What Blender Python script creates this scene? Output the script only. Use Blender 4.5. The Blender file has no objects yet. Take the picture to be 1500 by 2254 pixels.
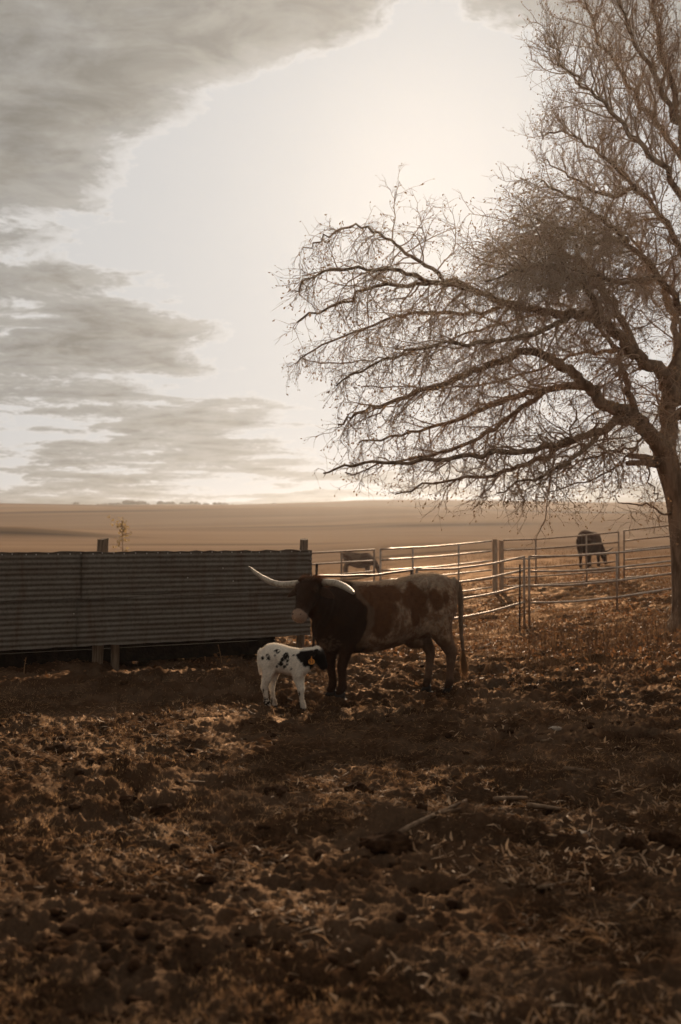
import bpy, bmesh, math, random
import numpy as np
from mathutils import Vector, Matrix

random.seed(7)
RNG = np.random.default_rng(11)
scene = bpy.context.scene
COL = scene.collection
R = math.radians

# ------------------------------------------------------------------ camera
CAM_H = 1.8
F_PX = 2191.0
PITCH = math.atan(43 / F_PX)
cam_data = bpy.data.cameras.new('camera')
cam_data.sensor_fit = 'VERTICAL'
cam_data.sensor_height = 36.0
cam_data.sensor_width = 24.0
cam_data.lens = 35.0
cam_data.clip_start = 0.05
cam_data.clip_end = 6000
cam_data.dof.use_dof = True
cam_data.dof.focus_distance = 10.8
cam_data.dof.aperture_fstop = 1.55
cam = bpy.data.objects.new('camera', cam_data)
cam.location = (0, 0, CAM_H)
cam.rotation_euler = (math.pi / 2 + PITCH, 0, 0)
COL.objects.link(cam)
scene.camera = cam

# ------------------------------------------------------------------ sun and sky
SUN_EL = R(20.9)
SUN_AZ = R(5.2)            # to the right of +Y
SUN_DIR = Vector((math.sin(SUN_AZ) * math.cos(SUN_EL), math.cos(SUN_AZ) * math.cos(SUN_EL), math.sin(SUN_EL)))
sun_data = bpy.data.lights.new('sun', 'SUN')
sun_data.energy = 5.0
sun_data.angle = R(0.6)
sun_data.color = (1.0, 0.74, 0.50)
sun = bpy.data.objects.new('sun', sun_data)
sun.rotation_euler = SUN_DIR.to_track_quat('Z', 'Y').to_euler()
sun.location = (0, 0, 60)
COL.objects.link(sun)

scene.view_settings.view_transform = 'Standard'
scene.view_settings.look = 'None'
scene.view_settings.exposure = 0.0
scene.view_settings.gamma = 1.0
scene.render.film_transparent = False
scene.cycles.max_bounces = 6
scene.cycles.volume_bounces = 1
scene.cycles.transparent_max_bounces = 8
scene.cycles.use_denoising = True


class NT:
    """small helper round a node tree"""
    def __init__(self, tree):
        self.t = tree
        self.t.nodes.clear()

    def n(self, kind, **kw):
        nd = self.t.nodes.new(kind)
        for k, v in kw.items():
            if k.startswith('i_'):
                key = k[2:]
                key = int(key) if key.isdigit() else key.replace('_', ' ')
                self.set(nd.inputs[key], v)
            else:
                setattr(nd, k, v)
        return nd

    def set(self, sock, v):
        if isinstance(v, bpy.types.NodeSocket):
            self.t.links.new(v, sock)
        else:
            sock.default_value = v

    def math(self, op, a, b=None, c=None, clamp=False):
        nd = self.t.nodes.new('ShaderNodeMath')
        nd.operation = op
        nd.use_clamp = clamp
        for i, v in enumerate((a, b, c)):
            if v is not None:
                self.set(nd.inputs[i], v)
        return nd.outputs[0]

    def ramp(self, fac, lo, hi, a=0.0, b=1.0, smooth=True):
        nd = self.t.nodes.new('ShaderNodeMapRange')
        nd.interpolation_type = 'SMOOTHSTEP' if smooth else 'LINEAR'
        self.set(nd.inputs[0], fac)
        for i, v in zip((1, 2, 3, 4), (lo, hi, a, b)):
            self.set(nd.inputs[i], v)
        return nd.outputs[0]

    def mix(self, fac, a, b, mode='MIX'):
        nd = self.t.nodes.new('ShaderNodeMix')
        nd.data_type = 'RGBA'
        nd.blend_type = mode
        self.set(nd.inputs[0], fac)
        self.set(nd.inputs[6], a if isinstance(a, bpy.types.NodeSocket) else tuple(a) + (1,))
        self.set(nd.inputs[7], b if isinstance(b, bpy.types.NodeSocket) else tuple(b) + (1,))
        return nd.outputs[2]

    def noise(self, vec, scale, detail=4, rough=0.55, dist=0.0):
        nd = self.t.nodes.new('ShaderNodeTexNoise')
        if vec is not None:
            self.set(nd.inputs['Vector'], vec)
        nd.inputs['Scale'].default_value = scale
        nd.inputs['Detail'].default_value = detail
        nd.inputs['Roughness'].default_value = rough
        nd.inputs['Distortion'].default_value = dist
        return nd.outputs[0]

    def link(self, a, b):
        self.t.links.new(a, b)


world = bpy.data.worlds.new('World')
scene.world = world
world.use_nodes = True
w = NT(world.node_tree)
SKY_STRENGTH = 0.10
CLOUD_SEED = 9.4
tc = w.n('ShaderNodeTexCoord')
sky = w.n('ShaderNodeTexSky')
sky.sky_type = 'NISHITA'
sky.sun_disc = False
sky.sun_elevation = SUN_EL
sky.sun_rotation = SUN_AZ
sky.air_density = 1.0
sky.dust_density = 4.0
sky.ozone_density = 1.0
hs = w.n('ShaderNodeHueSaturation')
hs.inputs['Saturation'].default_value = 0.16
w.link(sky.outputs[0], hs.inputs['Color'])
S = SKY_STRENGTH
clear = w.mix(1.0, hs.outputs[0], (1.0, 0.965, 0.925), 'MULTIPLY')
clear = w.mix(1.0, clear, (0.605 / S, 0.597 / S, 0.590 / S), 'DARKEN')    # film shoulder: the sky never burns out
dirn = w.n('ShaderNodeVectorMath', operation='NORMALIZE')
w.link(tc.outputs['Generated'], dirn.inputs[0])
sep = w.n('ShaderNodeSeparateXYZ')
w.link(dirn.outputs[0], sep.inputs[0])
dot = w.n('ShaderNodeVectorMath', operation='DOT_PRODUCT')
w.link(dirn.outputs[0], dot.inputs[0])
dot.inputs[1].default_value = SUN_DIR
ang = w.math('MULTIPLY', w.math('ARCCOSINE', w.math('MINIMUM', dot.outputs['Value'], 1.0)), 180 / math.pi)
den = w.math('ADD', w.math('MAXIMUM', sep.outputs[2], 0.0), 0.14)
cx = w.math('MULTIPLY', w.math('DIVIDE', sep.outputs[0], den), 0.62)
cy = w.math('DIVIDE', sep.outputs[1], den)
comb = w.n('ShaderNodeCombineXYZ')
w.link(cx, comb.inputs[0]); w.link(cy, comb.inputs[1])
comb.inputs[2].default_value = CLOUD_SEED
cv = comb.outputs[0]
comb2 = w.n('ShaderNodeCombineXYZ')
w.link(w.math('DIVIDE', cx, 0.72), comb2.inputs[0]); w.link(cy, comb2.inputs[1])
comb2.inputs[2].default_value = CLOUD_SEED + 4.0


def cloud_noise(off):
    va = w.n('ShaderNodeVectorMath', operation='ADD'); w.link(cv, va.inputs[0]); va.inputs[1].default_value = off
    vb = w.n('ShaderNodeVectorMath', operation='ADD'); w.link(comb2.outputs[0], vb.inputs[0]); vb.inputs[1].default_value = off
    big_ = w.noise(va.outputs[0], 1.7, 3, 0.5, 0.2)
    det = w.noise(vb.outputs[0], 5.0, 12, 0.66, 0.25)
    return w.math('ADD', w.math('MULTIPLY', big_, 0.50), w.math('MULTIPLY', det, 0.50))


n1 = cloud_noise((0, 0, 0))
n2 = cloud_noise((0.055, 0.02, 0.0))
# the sun burns the cloud layer away round itself
ang_e = w.math('ADD', ang, w.math('MULTIPLY', w.math('MAXIMUM', w.math('SUBTRACT', sep.outputs[2], 0.35), 0.0), 80.0))   # the deck closes overhead
open_ = w.ramp(ang_e, 8.0, 21.0, 0.24, -0.10)
open_ = w.math('ADD', open_, w.ramp(sep.outputs[2], 0.06, 0.30, 0.045, 0.0))         # thinner towards the horizon
dens = w.math('SUBTRACT', n1, w.math('ADD', 0.50, open_))
dens2 = w.math('SUBTRACT', n2, w.math('ADD', 0.50, open_))
cover = w.ramp(dens, -0.006, 0.014)
thick = w.math('ADD', w.math('MULTIPLY', w.ramp(dens, 0.004, 0.055), 0.68), w.math('MULTIPLY', w.ramp(dens, 0.04, 0.20), 0.32))
lit = w.ramp(w.math('SUBTRACT', dens, dens2), 0.010, 0.050)
near_sun = w.ramp(ang, 10.0, 30.0, 1.0, 0.0)
dark_c = w.mix(near_sun, (0.205 / S, 0.187 / S, 0.158 / S), (0.36 / S, 0.337 / S, 0.300 / S))
edge_c = (0.665 / S, 0.645 / S, 0.625 / S)
billow = w.ramp(w.noise(cv, 9.0, 6, 0.6, 0.6), 0.36, 0.64, 0.84, 1.16)
dark_c = w.mix(1.0, dark_c, billow, 'MULTIPLY')
cl = w.mix(thick, edge_c, dark_c)
cl = w.mix(w.math('MULTIPLY', w.math('MULTIPLY', lit, 0.75), w.ramp(dens, 0.12, 0.03)), cl, edge_c)
skycol = w.mix(cover, clear, cl)
bg = w.n('ShaderNodeBackground')
bg.inputs['Strength'].default_value = SKY_STRENGTH
w.link(skycol, bg.inputs['Color'])
wo = w.n('ShaderNodeOutputWorld')
w.link(bg.outputs[0], wo.inputs['Surface'])


# ------------------------------------------------------------------ helpers
def P(px, py, d):
    """point at depth d (metres along +Y) seen at a given direction of the photograph's frame"""
    u = (px - 750) / F_PX
    v = (1127 - py) / F_PX
    y = math.cos(PITCH) - v * math.sin(PITCH)
    z = math.sin(PITCH) + v * math.cos(PITCH)
    k = d / y
    return Vector((u * k, d, CAM_H + z * k))


def PX(px, d):
    return (px - 750) / F_PX * d


def hash3(ix, iy, iz, seed):
    with np.errstate(over='ignore'):
        n = (ix.astype(np.int64) * 374761393 + iy.astype(np.int64) * 668265263 + iz.astype(np.int64) * 2147483647 + seed * 974634777) & 0xFFFFFFFF
        n = ((n ^ (n >> 13)) * 1274126177) & 0xFFFFFFFF
        n = ((n ^ (n >> 16)) * 2246822519) & 0xFFFFFFFF
        return ((n ^ (n >> 15)) & 0xFFFFFF) / float(0xFFFFFF)


def vnoise(x, y, z=None, seed=0):
    """value noise, 0..1"""
    z = np.zeros_like(x) if z is None else z
    ix, iy, iz = np.floor(x), np.floor(y), np.floor(z)
    fx, fy, fz = x - ix, y - iy, z - iz
    fx = fx * fx * fx * (fx * (fx * 6 - 15) + 10)
    fy = fy * fy * fy * (fy * (fy * 6 - 15) + 10)
    fz = fz * fz * (3 - 2 * fz)
    out = 0
    zs = (0, 1) if np.any(fz) else (0,)
    for dz in zs:
        wz = (fz if dz else 1 - fz) if len(zs) == 2 else 1.0
        a = hash3(ix, iy, iz + dz, seed); b = hash3(ix + 1, iy, iz + dz, seed)
        c = hash3(ix, iy + 1, iz + dz, seed); d = hash3(ix + 1, iy + 1, iz + dz, seed)
        out = out + wz * ((a * (1 - fx) + b * fx) * (1 - fy) + (c * (1 - fx) + d * fx) * fy)
    return out


def fbm(x, y, z=None, oct=4, gain=0.5, seed=0):
    s, a, tot = 0, 1.0, 0
    f = 1.0
    for i in range(oct):
        s = s + a * vnoise(x * f + 17.3 * i, y * f - 9.1 * i, None if z is None else z * f, seed + i)
        tot += a
        a *= gain
        f *= 2.03
    return s / tot


def sstep(a, b, x):
    t = np.clip((x - a) / (b - a), 0, 1)
    return t * t * (3 - 2 * t)


def new_mesh(name, verts, faces, smooth=False):
    me = bpy.data.meshes.new(name)
    me.from_pydata([tuple(v) for v in verts], [], faces)
    if smooth:
        me.polygons.foreach_set('use_smooth', [True] * len(me.polygons))
    me.update()
    return me


def np_mesh(name, verts, faces, smooth=False):
    """verts (n,3), faces (m,k) arrays"""
    verts = np.asarray(verts, dtype=np.float32); faces = np.asarray(faces, dtype=np.int32)
    me = bpy.data.meshes.new(name)
    me.vertices.add(len(verts)); me.vertices.foreach_set('co', verts.ravel())
    m, k = faces.shape
    me.loops.add(m * k); me.loops.foreach_set('vertex_index', faces.ravel())
    me.polygons.add(m)
    me.polygons.foreach_set('loop_start', np.arange(0, m * k, k, dtype=np.int32))
    me.polygons.foreach_set('loop_total', np.full(m, k, dtype=np.int32))
    if smooth:
        me.polygons.foreach_set('use_smooth', np.ones(m, dtype=bool))
    me.update(calc_edges=True)
    me.validate()
    return me


def link(name, me, mat=None, parent=None, loc=None, **props):
    o = bpy.data.objects.new(name, me)
    COL.objects.link(o)
    if mat is not None and me is not None and not me.materials:
        me.materials.append(mat)
    if loc is not None:
        o.location = loc
    if parent is not None:
        o.parent = parent
    for k, v in props.items():
        o[k] = v
    return o


def thing(name, label, cat, loc, group=None):
    o = bpy.data.objects.new(name, None)
    o.empty_display_size = 0.1
    COL.objects.link(o)
    o.location = loc
    o['label'] = label; o['category'] = cat
    if group:
        o['group'] = group
    return o


def frame_dirs(pts):
    n = len(pts)
    out = []
    for i in range(n):
        a = pts[max(i - 1, 0)]; b = pts[min(i + 1, n - 1)]
        d = (b - a)
        out.append(d.normalized() if d.length > 1e-9 else Vector((0, 0, 1)))
    return out


class MB:
    """collects verts and faces of one mesh"""
    def __init__(self):
        self.v = []; self.f = []

    def tube(self, pts, rad, sides=6, cap=True, hint=None):
        pts = [Vector(p) for p in pts]
        if not isinstance(rad, (list, tuple)):
            rad = [rad] * len(pts)
        dirs = frame_dirs(pts)
        up = Vector(hint) if hint is not None else (Vector((0, 0, 1)) if abs(dirs[0].z) < 0.9 else Vector((1, 0, 0)))
        base = len(self.v)
        for p, r, d in zip(pts, rad, dirs):
            a = up - d * up.dot(d)
            if a.length < 1e-6:
                a = d.orthogonal()
            a.normalize()
            b = d.cross(a)
            up = a
            for k in range(sides):
                t = 2 * math.pi * k / sides
                self.v.append(p + a * (math.cos(t) * r) + b * (math.sin(t) * r))
        for i in range(len(pts) - 1):
            for k in range(sides):
                k2 = (k + 1) % sides
                self.f.append((base + i * sides + k, base + i * sides + k2, base + (i + 1) * sides + k2, base + (i + 1) * sides + k))
        if cap:
            self.f.append(tuple(base + k for k in reversed(range(sides))))
            e = base + (len(pts) - 1) * sides
            self.f.append(tuple(e + k for k in range(sides)))

    def loft(self, rings, seg=20, expo=2.0):
        """rings: (centre, half a, half b, vec a, vec b)"""
        base = len(self.v)
        for c, a, b, va, vb in rings:
            c, va, vb = Vector(c), Vector(va), Vector(vb)
            for k in range(seg):
                t = 2 * math.pi * k / seg
                ct, st = math.cos(t), math.sin(t)
                x = math.copysign(abs(ct) ** (2 / expo), ct) * a
                y = math.copysign(abs(st) ** (2 / expo), st) * b
                self.v.append(c + va * x + vb * y)
        for i in range(len(rings) - 1):
            for k in range(seg):
                k2 = (k + 1) % seg
                self.f.append((base + i * seg + k, base + i * seg + k2, base + (i + 1) * seg + k2, base + (i + 1) * seg + k))
        self.f.append(tuple(base + k for k in reversed(range(seg))))
        e = base + (len(rings) - 1) * seg
        self.f.append(tuple(e + k for k in range(seg)))

    def box(self, c, sx, sy, sz, rot=None):
        base = len(self.v)
        for dx in (-1, 1):
            for dy in (-1, 1):
                for dz in (-1, 1):
                    p = Vector((dx * sx / 2, dy * sy / 2, dz * sz / 2))
                    if rot is not None:
                        p = rot @ p
                    self.v.append(Vector(c) + p)
        for q in ((0, 1, 3, 2), (4, 6, 7, 5), (0, 4, 5, 1), (2, 3, 7, 6), (0, 2, 6, 4), (1, 5, 7, 3)):
            self.f.append(tuple(base + i for i in q))

    def mesh(self, name, origin=None, smooth=False):
        v = self.v if origin is None else [p - Vector(origin) for p in self.v]
        return new_mesh(name, v, self.f, smooth)


# ------------------------------------------------------------------ materials
MATS = {}


def mat_plain(name, col, col2=None, scale=8.0, rough=0.8, spec=0.3, metal=0.0, bump=0.0, bscale=30.0, stretch=(1, 1, 1), lo=0.35, hi=0.65, detail=5):
    m = bpy.data.materials.new(name)
    m.use_nodes = True
    t = NT(m.node_tree)
    out = t.n('ShaderNodeOutputMaterial')
    b = t.n('ShaderNodeBsdfPrincipled')
    b.inputs['Roughness'].default_value = rough
    b.inputs['Specular IOR Level'].default_value = spec
    b.inputs['Metallic'].default_value = metal
    c = t.n('ShaderNodeTexCoord')
    mp = t.n('ShaderNodeMapping')
    mp.inputs['Scale'].default_value = stretch
    t.link(c.outputs['Object'], mp.inputs[0])
    if col2 is not None:
        f = t.ramp(t.noise(mp.outputs[0], scale, detail, 0.6), lo, hi)
        t.link(t.mix(f, col, col2), b.inputs['Base Color'])
    else:
        b.inputs['Base Color'].default_value = tuple(col) + (1,)
    if bump:
        bp = t.n('ShaderNodeBump')
        bp.inputs['Strength'].default_value = bump
        bp.inputs['Distance'].default_value = 0.02
        t.link(t.noise(mp.outputs[0], bscale, 4, 0.6), bp.inputs['Height'])
        t.link(bp.outputs[0], b.inputs['Normal'])
    t.link(b.outputs[0], out.inputs['Surface'])
    MATS[name] = m
    return m


def mat_leaf(name, col, col2, trans=0.45, scale=3.0):
    """thin leaf, husk or straw: part of the light passes through"""
    m = bpy.data.materials.new(name)
    m.use_nodes = True
    t = NT(m.node_tree)
    out = t.n('ShaderNodeOutputMaterial')
    c = t.n('ShaderNodeTexCoord')
    f = t.ramp(t.noise(c.outputs['Object'], scale, 3, 0.6), 0.3, 0.7)
    colr = t.mix(f, col, col2)
    b = t.n('ShaderNodeBsdfPrincipled')
    b.inputs['Roughness'].default_value = 0.6
    b.inputs['Specular IOR Level'].default_value = 0.25
    t.link(colr, b.inputs['Base Color'])
    tr = t.n('ShaderNodeBsdfTranslucent')
    t.link(colr, tr.inputs['Color'])
    mx = t.n('ShaderNodeMixShader')
    mx.inputs[0].default_value = trans
    t.link(b.outputs[0], mx.inputs[1]); t.link(tr.outputs[0], mx.inputs[2])
    t.link(mx.outputs[0], out.inputs['Surface'])
    MATS[name] = m
    return m


def mat_coat(name, trans=0.0, rough=0.75, spec=0.2):
    """coat colour of an animal, stored per point in the attribute 'coat'"""
    m = bpy.data.materials.new(name)
    m.use_nodes = True
    t = NT(m.node_tree)
    out = t.n('ShaderNodeOutputMaterial')
    at = t.n('ShaderNodeAttribute', attribute_name='coat')
    c = t.n('ShaderNodeTexCoord')
    nz = t.noise(c.outputs['Object'], 60, 3, 0.7)
    col = t.mix(0.35, at.outputs['Color'], t.mix(t.ramp(nz, 0.3, 0.7), (0.55, 0.55, 0.55), (1.25, 1.25, 1.25)), 'MULTIPLY')
    b = t.n('ShaderNodeBsdfPrincipled')
    b.inputs['Roughness'].default_value = rough
    b.inputs['Specular IOR Level'].default_value = spec
    b.inputs['Sheen Weight'].default_value = 0.03
    b.inputs['Sheen Roughness'].default_value = 0.4
    t.link(col, b.inputs['Base Color'])
    bp = t.n('ShaderNodeBump')
    bp.inputs['Strength'].default_value = 0.4
    bp.inputs['Distance'].default_value = 0.01
    t.link(t.noise(c.outputs['Object'], 90, 3, 0.7), bp.inputs['Height'])
    t.link(bp.outputs[0], b.inputs['Normal'])
    last = b.outputs[0]
    if trans:
        tr = t.n('ShaderNodeBsdfTranslucent')
        t.link(at.outputs['Color'], tr.inputs['Color'])
        mx = t.n('ShaderNodeMixShader')
        mx.inputs[0].default_value = trans
        t.link(last, mx.inputs[1]); t.link(tr.outputs[0], mx.inputs[2])
        last = mx.outputs[0]
    t.link(last, out.inputs['Surface'])
    MATS[name] = m
    return m


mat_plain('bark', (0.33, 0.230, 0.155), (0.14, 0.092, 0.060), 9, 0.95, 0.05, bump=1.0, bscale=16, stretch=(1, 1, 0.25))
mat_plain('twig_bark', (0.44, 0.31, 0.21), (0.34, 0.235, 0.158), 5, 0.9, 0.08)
mat_leaf('tree_leaf', (0.40, 0.265, 0.15), (0.28, 0.175, 0.095), 0.40)
mat_leaf('sapling_leaf', (0.46, 0.34, 0.17), (0.36, 0.25, 0.12), 0.5)
mat_leaf('straw', (0.46, 0.255, 0.115), (0.17, 0.082, 0.034), 0.35, 2.5)
mat_leaf('husk', (0.66, 0.45, 0.28), (0.26, 0.145, 0.075), 0.40, 2.5)
mat_leaf('litter_leaf', (0.34, 0.165, 0.070), (0.15, 0.068, 0.03), 0.42, 1.2)
mat_leaf('stubble', (0.64, 0.40, 0.205), (0.30, 0.165, 0.08), 0.50, 1.8)
mat_leaf('dry_grass', (0.26, 0.15, 0.075), (0.14, 0.075, 0.038), 0.40, 0.6)
mat_plain('clod', (0.028, 0.0135, 0.007), (0.062, 0.031, 0.016), 14, 0.95, 0.03, bump=0.9, bscale=40)
mat_plain('stick_wood', (0.24, 0.155, 0.095), (0.12, 0.07, 0.04), 18, 0.8, 0.2, bump=0.4, bscale=60)
mat_plain('stone', (0.42, 0.34, 0.27), (0.25, 0.19, 0.14), 12, 0.75, 0.3, bump=0.5)
mat_plain('old_wood', (0.22, 0.155, 0.105), (0.10, 0.066, 0.042), 14, 0.85, 0.2, bump=0.7, bscale=25, stretch=(3, 3, 0.3))
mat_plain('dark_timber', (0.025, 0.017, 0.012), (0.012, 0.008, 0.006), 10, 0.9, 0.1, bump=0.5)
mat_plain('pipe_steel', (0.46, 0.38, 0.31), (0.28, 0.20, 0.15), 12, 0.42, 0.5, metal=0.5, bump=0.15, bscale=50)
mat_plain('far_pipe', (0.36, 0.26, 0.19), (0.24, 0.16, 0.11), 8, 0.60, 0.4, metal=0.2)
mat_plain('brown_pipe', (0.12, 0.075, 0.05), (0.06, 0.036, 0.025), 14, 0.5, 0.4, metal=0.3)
mat_plain('hazed_wood', (0.50, 0.37, 0.27), (0.34, 0.24, 0.165), 9, 0.85, 0.2, bump=0.5, bscale=25, stretch=(3, 3, 0.3))  # old wood lightened: the veil of haze over the far posts, put into the colour
mat_plain('rusty_steel', (0.07, 0.042, 0.03), (0.03, 0.02, 0.015), 20, 0.7, 0.3, metal=0.4, bump=0.3)
mat_plain('screw', (0.55, 0.5, 0.45), None, rough=0.3, metal=0.8)
mat_plain('horn', (0.46, 0.38, 0.29), (0.24, 0.175, 0.12), 22, 0.48, 0.4, bump=0.5, bscale=60, lo=0.40, hi=0.72)
mat_plain('dull_horn', (0.24, 0.17, 0.12), (0.16, 0.11, 0.08), 10, 0.7, 0.2)
mat_plain('hoof', (0.035, 0.024, 0.018), (0.018, 0.012, 0.01), 20, 0.6, 0.3)
mat_plain('eye', (0.008, 0.006, 0.005), None, rough=0.1, spec=0.8)
mat_plain('nostril', (0.05, 0.025, 0.02), None, rough=0.5)
mat_plain('ear_tag', (0.72, 0.27, 0.03), (0.62, 0.22, 0.025), 20, 0.5, 0.4)
mat_plain('tag_print', (0.03, 0.015, 0.01), None, rough=0.6)
mat_plain('far_wood', (0.07, 0.05, 0.032), (0.04, 0.028, 0.018), 0.2, 0.9, 0.1)
mat_coat('coat_body', rough=0.75, spec=0.12)
mat_coat('coat_topline_rim', trans=0.35, rough=0.35, spec=0.9)  # glossy, translucent coat for the rim light worked into the topline hair
mat_coat('coat_far', rough=0.95, spec=0.02)
mat_coat('coat_fur', trans=0.4, rough=0.6, spec=0.12)


def mat_corrugated():
    m = bpy.data.materials.new('corrugated_tin')
    m.use_nodes = True
    t = NT(m.node_tree)
    out = t.n('ShaderNodeOutputMaterial')
    b = t.n('ShaderNodeBsdfPrincipled')
    c = t.n('ShaderNodeTexCoord')
    mp = t.n('ShaderNodeMapping')
    mp.inputs['Scale'].default_value = (0.5, 0.5, 3.0)
    t.link(c.outputs['Object'], mp.inputs[0])
    mpv = t.n('ShaderNodeMapping')
    mpv.inputs['Scale'].default_value = (5.0, 5.0, 0.5)
    t.link(c.outputs['Object'], mpv.inputs[0])
    f3 = t.ramp(t.noise(mpv.outputs[0], 1.6, 5, 0.65), 0.48, 0.72)
    f1 = t.ramp(t.noise(mp.outputs[0], 2.2, 6, 0.65), 0.42, 0.68)
    f2 = t.ramp(t.noise(c.outputs['Object'], 26, 4, 0.7), 0.40, 0.75)
    base = t.mix(f1, (0.140, 0.115, 0.088), (0.105, 0.074, 0.050))
    base = t.mix(t.math('MULTIPLY', f2, 0.5), base, (0.060, 0.034, 0.020))
    base = t.mix(t.math('MULTIPLY', f3, 0.65), base, (0.085, 0.045, 0.024))
    t.link(base, b.inputs['Base Color'])
    b.inputs['Metallic'].default_value = 0.1
    t.link(t.ramp(f2, 0, 1, 0.55, 0.8), b.inputs['Roughness'])
    bp = t.n('ShaderNodeBump')
    bp.inputs['Strength'].default_value = 0.25
    bp.inputs['Distance'].default_value = 0.01
    t.link(t.noise(mp.outputs[0], 8, 4, 0.6), bp.inputs['Height'])
    t.link(bp.outputs[0], b.inputs['Normal'])
    t.link(b.outputs[0], out.inputs['Surface'])
    MATS['tin'] = m


mat_corrugated()


def mat_ground():
    m = bpy.data.materials.new('earth')
    m.use_nodes = True
    t = NT(m.node_tree)
    out = t.n('ShaderNodeOutputMaterial')
    b = t.n('ShaderNodeBsdfPrincipled')
    c = t.n('ShaderNodeTexCoord')
    ob = c.outputs['Object']
    zone = t.n('ShaderNodeAttribute', attribute_name='zone')
    sz = t.n('ShaderNodeSeparateColor')
    t.link(zone.outputs['Color'], sz.inputs[0])
    litter, field, band = sz.outputs[0], sz.outputs[1], sz.outputs[2]
    n_big = t.ramp(t.noise(ob, 0.55, 4, 0.6), 0.35, 0.65)
    n_mid = t.ramp(t.noise(ob, 6, 6, 0.65), 0.35, 0.68)
    n_fine = t.ramp(t.noise(ob, 60, 4, 0.7), 0.35, 0.7)
    mud = t.mix(n_mid, (0.013, 0.0065, 0.0038), (0.052, 0.0265, 0.0145))
    mud = t.mix(t.math('MULTIPLY', n_big, 0.45), mud, (0.115, 0.062, 0.034))
    mud = t.mix(t.math('MULTIPLY', n_fine, 0.45), mud, (0.140, 0.073, 0.037))
    lit_c = t.mix(n_mid, (0.085, 0.042, 0.020), (0.17, 0.090, 0.043))
    lit_c = t.mix(t.math('MULTIPLY', n_fine, 0.5), lit_c, (0.21, 0.115, 0.055))
    lit_f = t.math('MULTIPLY', litter, t.ramp(t.math('ADD', n_mid, litter), 0.45, 1.1))
    col = t.mix(lit_f, mud, lit_c)
    # the far fields: stubble, with long bands of bare soil
    mp = t.n('ShaderNodeMapping')
    mp.inputs['Scale'].default_value = (0.004, 0.022, 0.0)
    mp.inputs['Rotation'].default_value = (0, 0, 0.12)
    t.link(ob, mp.inputs[0])
    n_f = t.ramp(t.noise(mp.outputs[0], 1.0, 3, 0.5, 0.6), 0.38, 0.66)
    fc = t.mix(n_f, (0.31, 0.205, 0.130), (0.22, 0.142, 0.088))
    mr = t.n('ShaderNodeMapping')
    mr.inputs['Scale'].default_value = (0.02, 0.35, 0.0)
    mr.inputs['Rotation'].default_value = (0, 0, -0.06)
    t.link(ob, mr.inputs[0])
    fc = t.mix(t.math('MULTIPLY', t.ramp(t.noise(mr.outputs[0], 1.0, 5, 0.65), 0.42, 0.68), 0.5), fc, (0.165, 0.103, 0.062))
    fc = t.mix(band, fc, (0.060, 0.037, 0.023))
    col = t.mix(field, col, fc)
    t.link(col, b.inputs['Base Color'])
    rg = t.ramp(t.noise(ob, 2.3, 4, 0.6), 0.40, 0.62, 0.60, 0.95)
    rg = t.math('MAXIMUM', rg, t.math('MULTIPLY', t.math('ADD', litter, field, clamp=True), 0.92))
    t.link(rg, b.inputs['Roughness'])
    b.inputs['Specular IOR Level'].default_value = 0.0
    bp = t.n('ShaderNodeBump')
    bp.inputs['Strength'].default_value = 0.7
    bp.inputs['Distance'].default_value = 0.012
    t.link(t.math('ADD', t.noise(ob, 45, 5, 0.7), t.noise(ob, 160, 2, 0.6)), bp.inputs['Height'])
    t.link(bp.outputs[0], b.inputs['Normal'])
    gl = t.n('ShaderNodeBsdfGlossy')                    # damp mud: a weak brown sheen
    gl.inputs['Color'].default_value = (0.82, 0.59, 0.41, 1)
    t.link(t.ramp(t.noise(ob, 3.1, 5, 0.65), 0.40, 0.60, 0.40, 0.62), gl.inputs['Roughness'])
    t.link(bp.outputs[0], gl.inputs['Normal'])
    mx = t.n('ShaderNodeMixShader')
    t.link(t.math('MULTIPLY', t.ramp(t.noise(ob, 1.4, 5, 0.65), 0.42, 0.60, 0.006, 0.058), t.math('SUBTRACT', 1.0, field, clamp=True)), mx.inputs[0])
    t.link(b.outputs[0], mx.inputs[1]); t.link(gl.outputs[0], mx.inputs[2])
    t.link(mx.outputs[0], out.inputs['Surface'])
    return m


# ------------------------------------------------------------------ ground
def h_large(x, y):
    x = np.asarray(x, dtype=float); y = np.asarray(y, dtype=float)
    s = sstep(14, 28, y)
    h = s * (0.62 * np.tanh((x - 3.4) / 6.5) + 0.06) * (1 - 0.6 * sstep(60, 140, y))
    h = h - 0.30 * np.exp(-((x - 1.6) / 2.6) ** 2 - ((y - 19.5) / 4.0) ** 2)
    # rolling fields
    t = np.clip((y - 70) / 560, 0, 1)
    h = h + 17.6 * (t * t * (3 - 2 * t)) ** 0.88 * (1 + 0.045 * np.sin(x / 170.0 + 0.8) + 0.012 * np.sin(x / 41.0) + 0.008 * np.sin(x / 17.0 + 1))
    h = h + sstep(90, 200, y) * (0.9 * np.sin(x / 46 + y / 37) + 0.7 * np.sin(y / 24 - x / 90)) * (1 - 0.6 * sstep(400, 650, y))
    h = h - sstep(650, 790, y) * 12
    # a grassed bank on the left
    h = h + 1.3 * np.exp(-((y - 147 - 0.02 * x) / 6.0) ** 2) * sstep(-24, -50, x)
    return h


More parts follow.
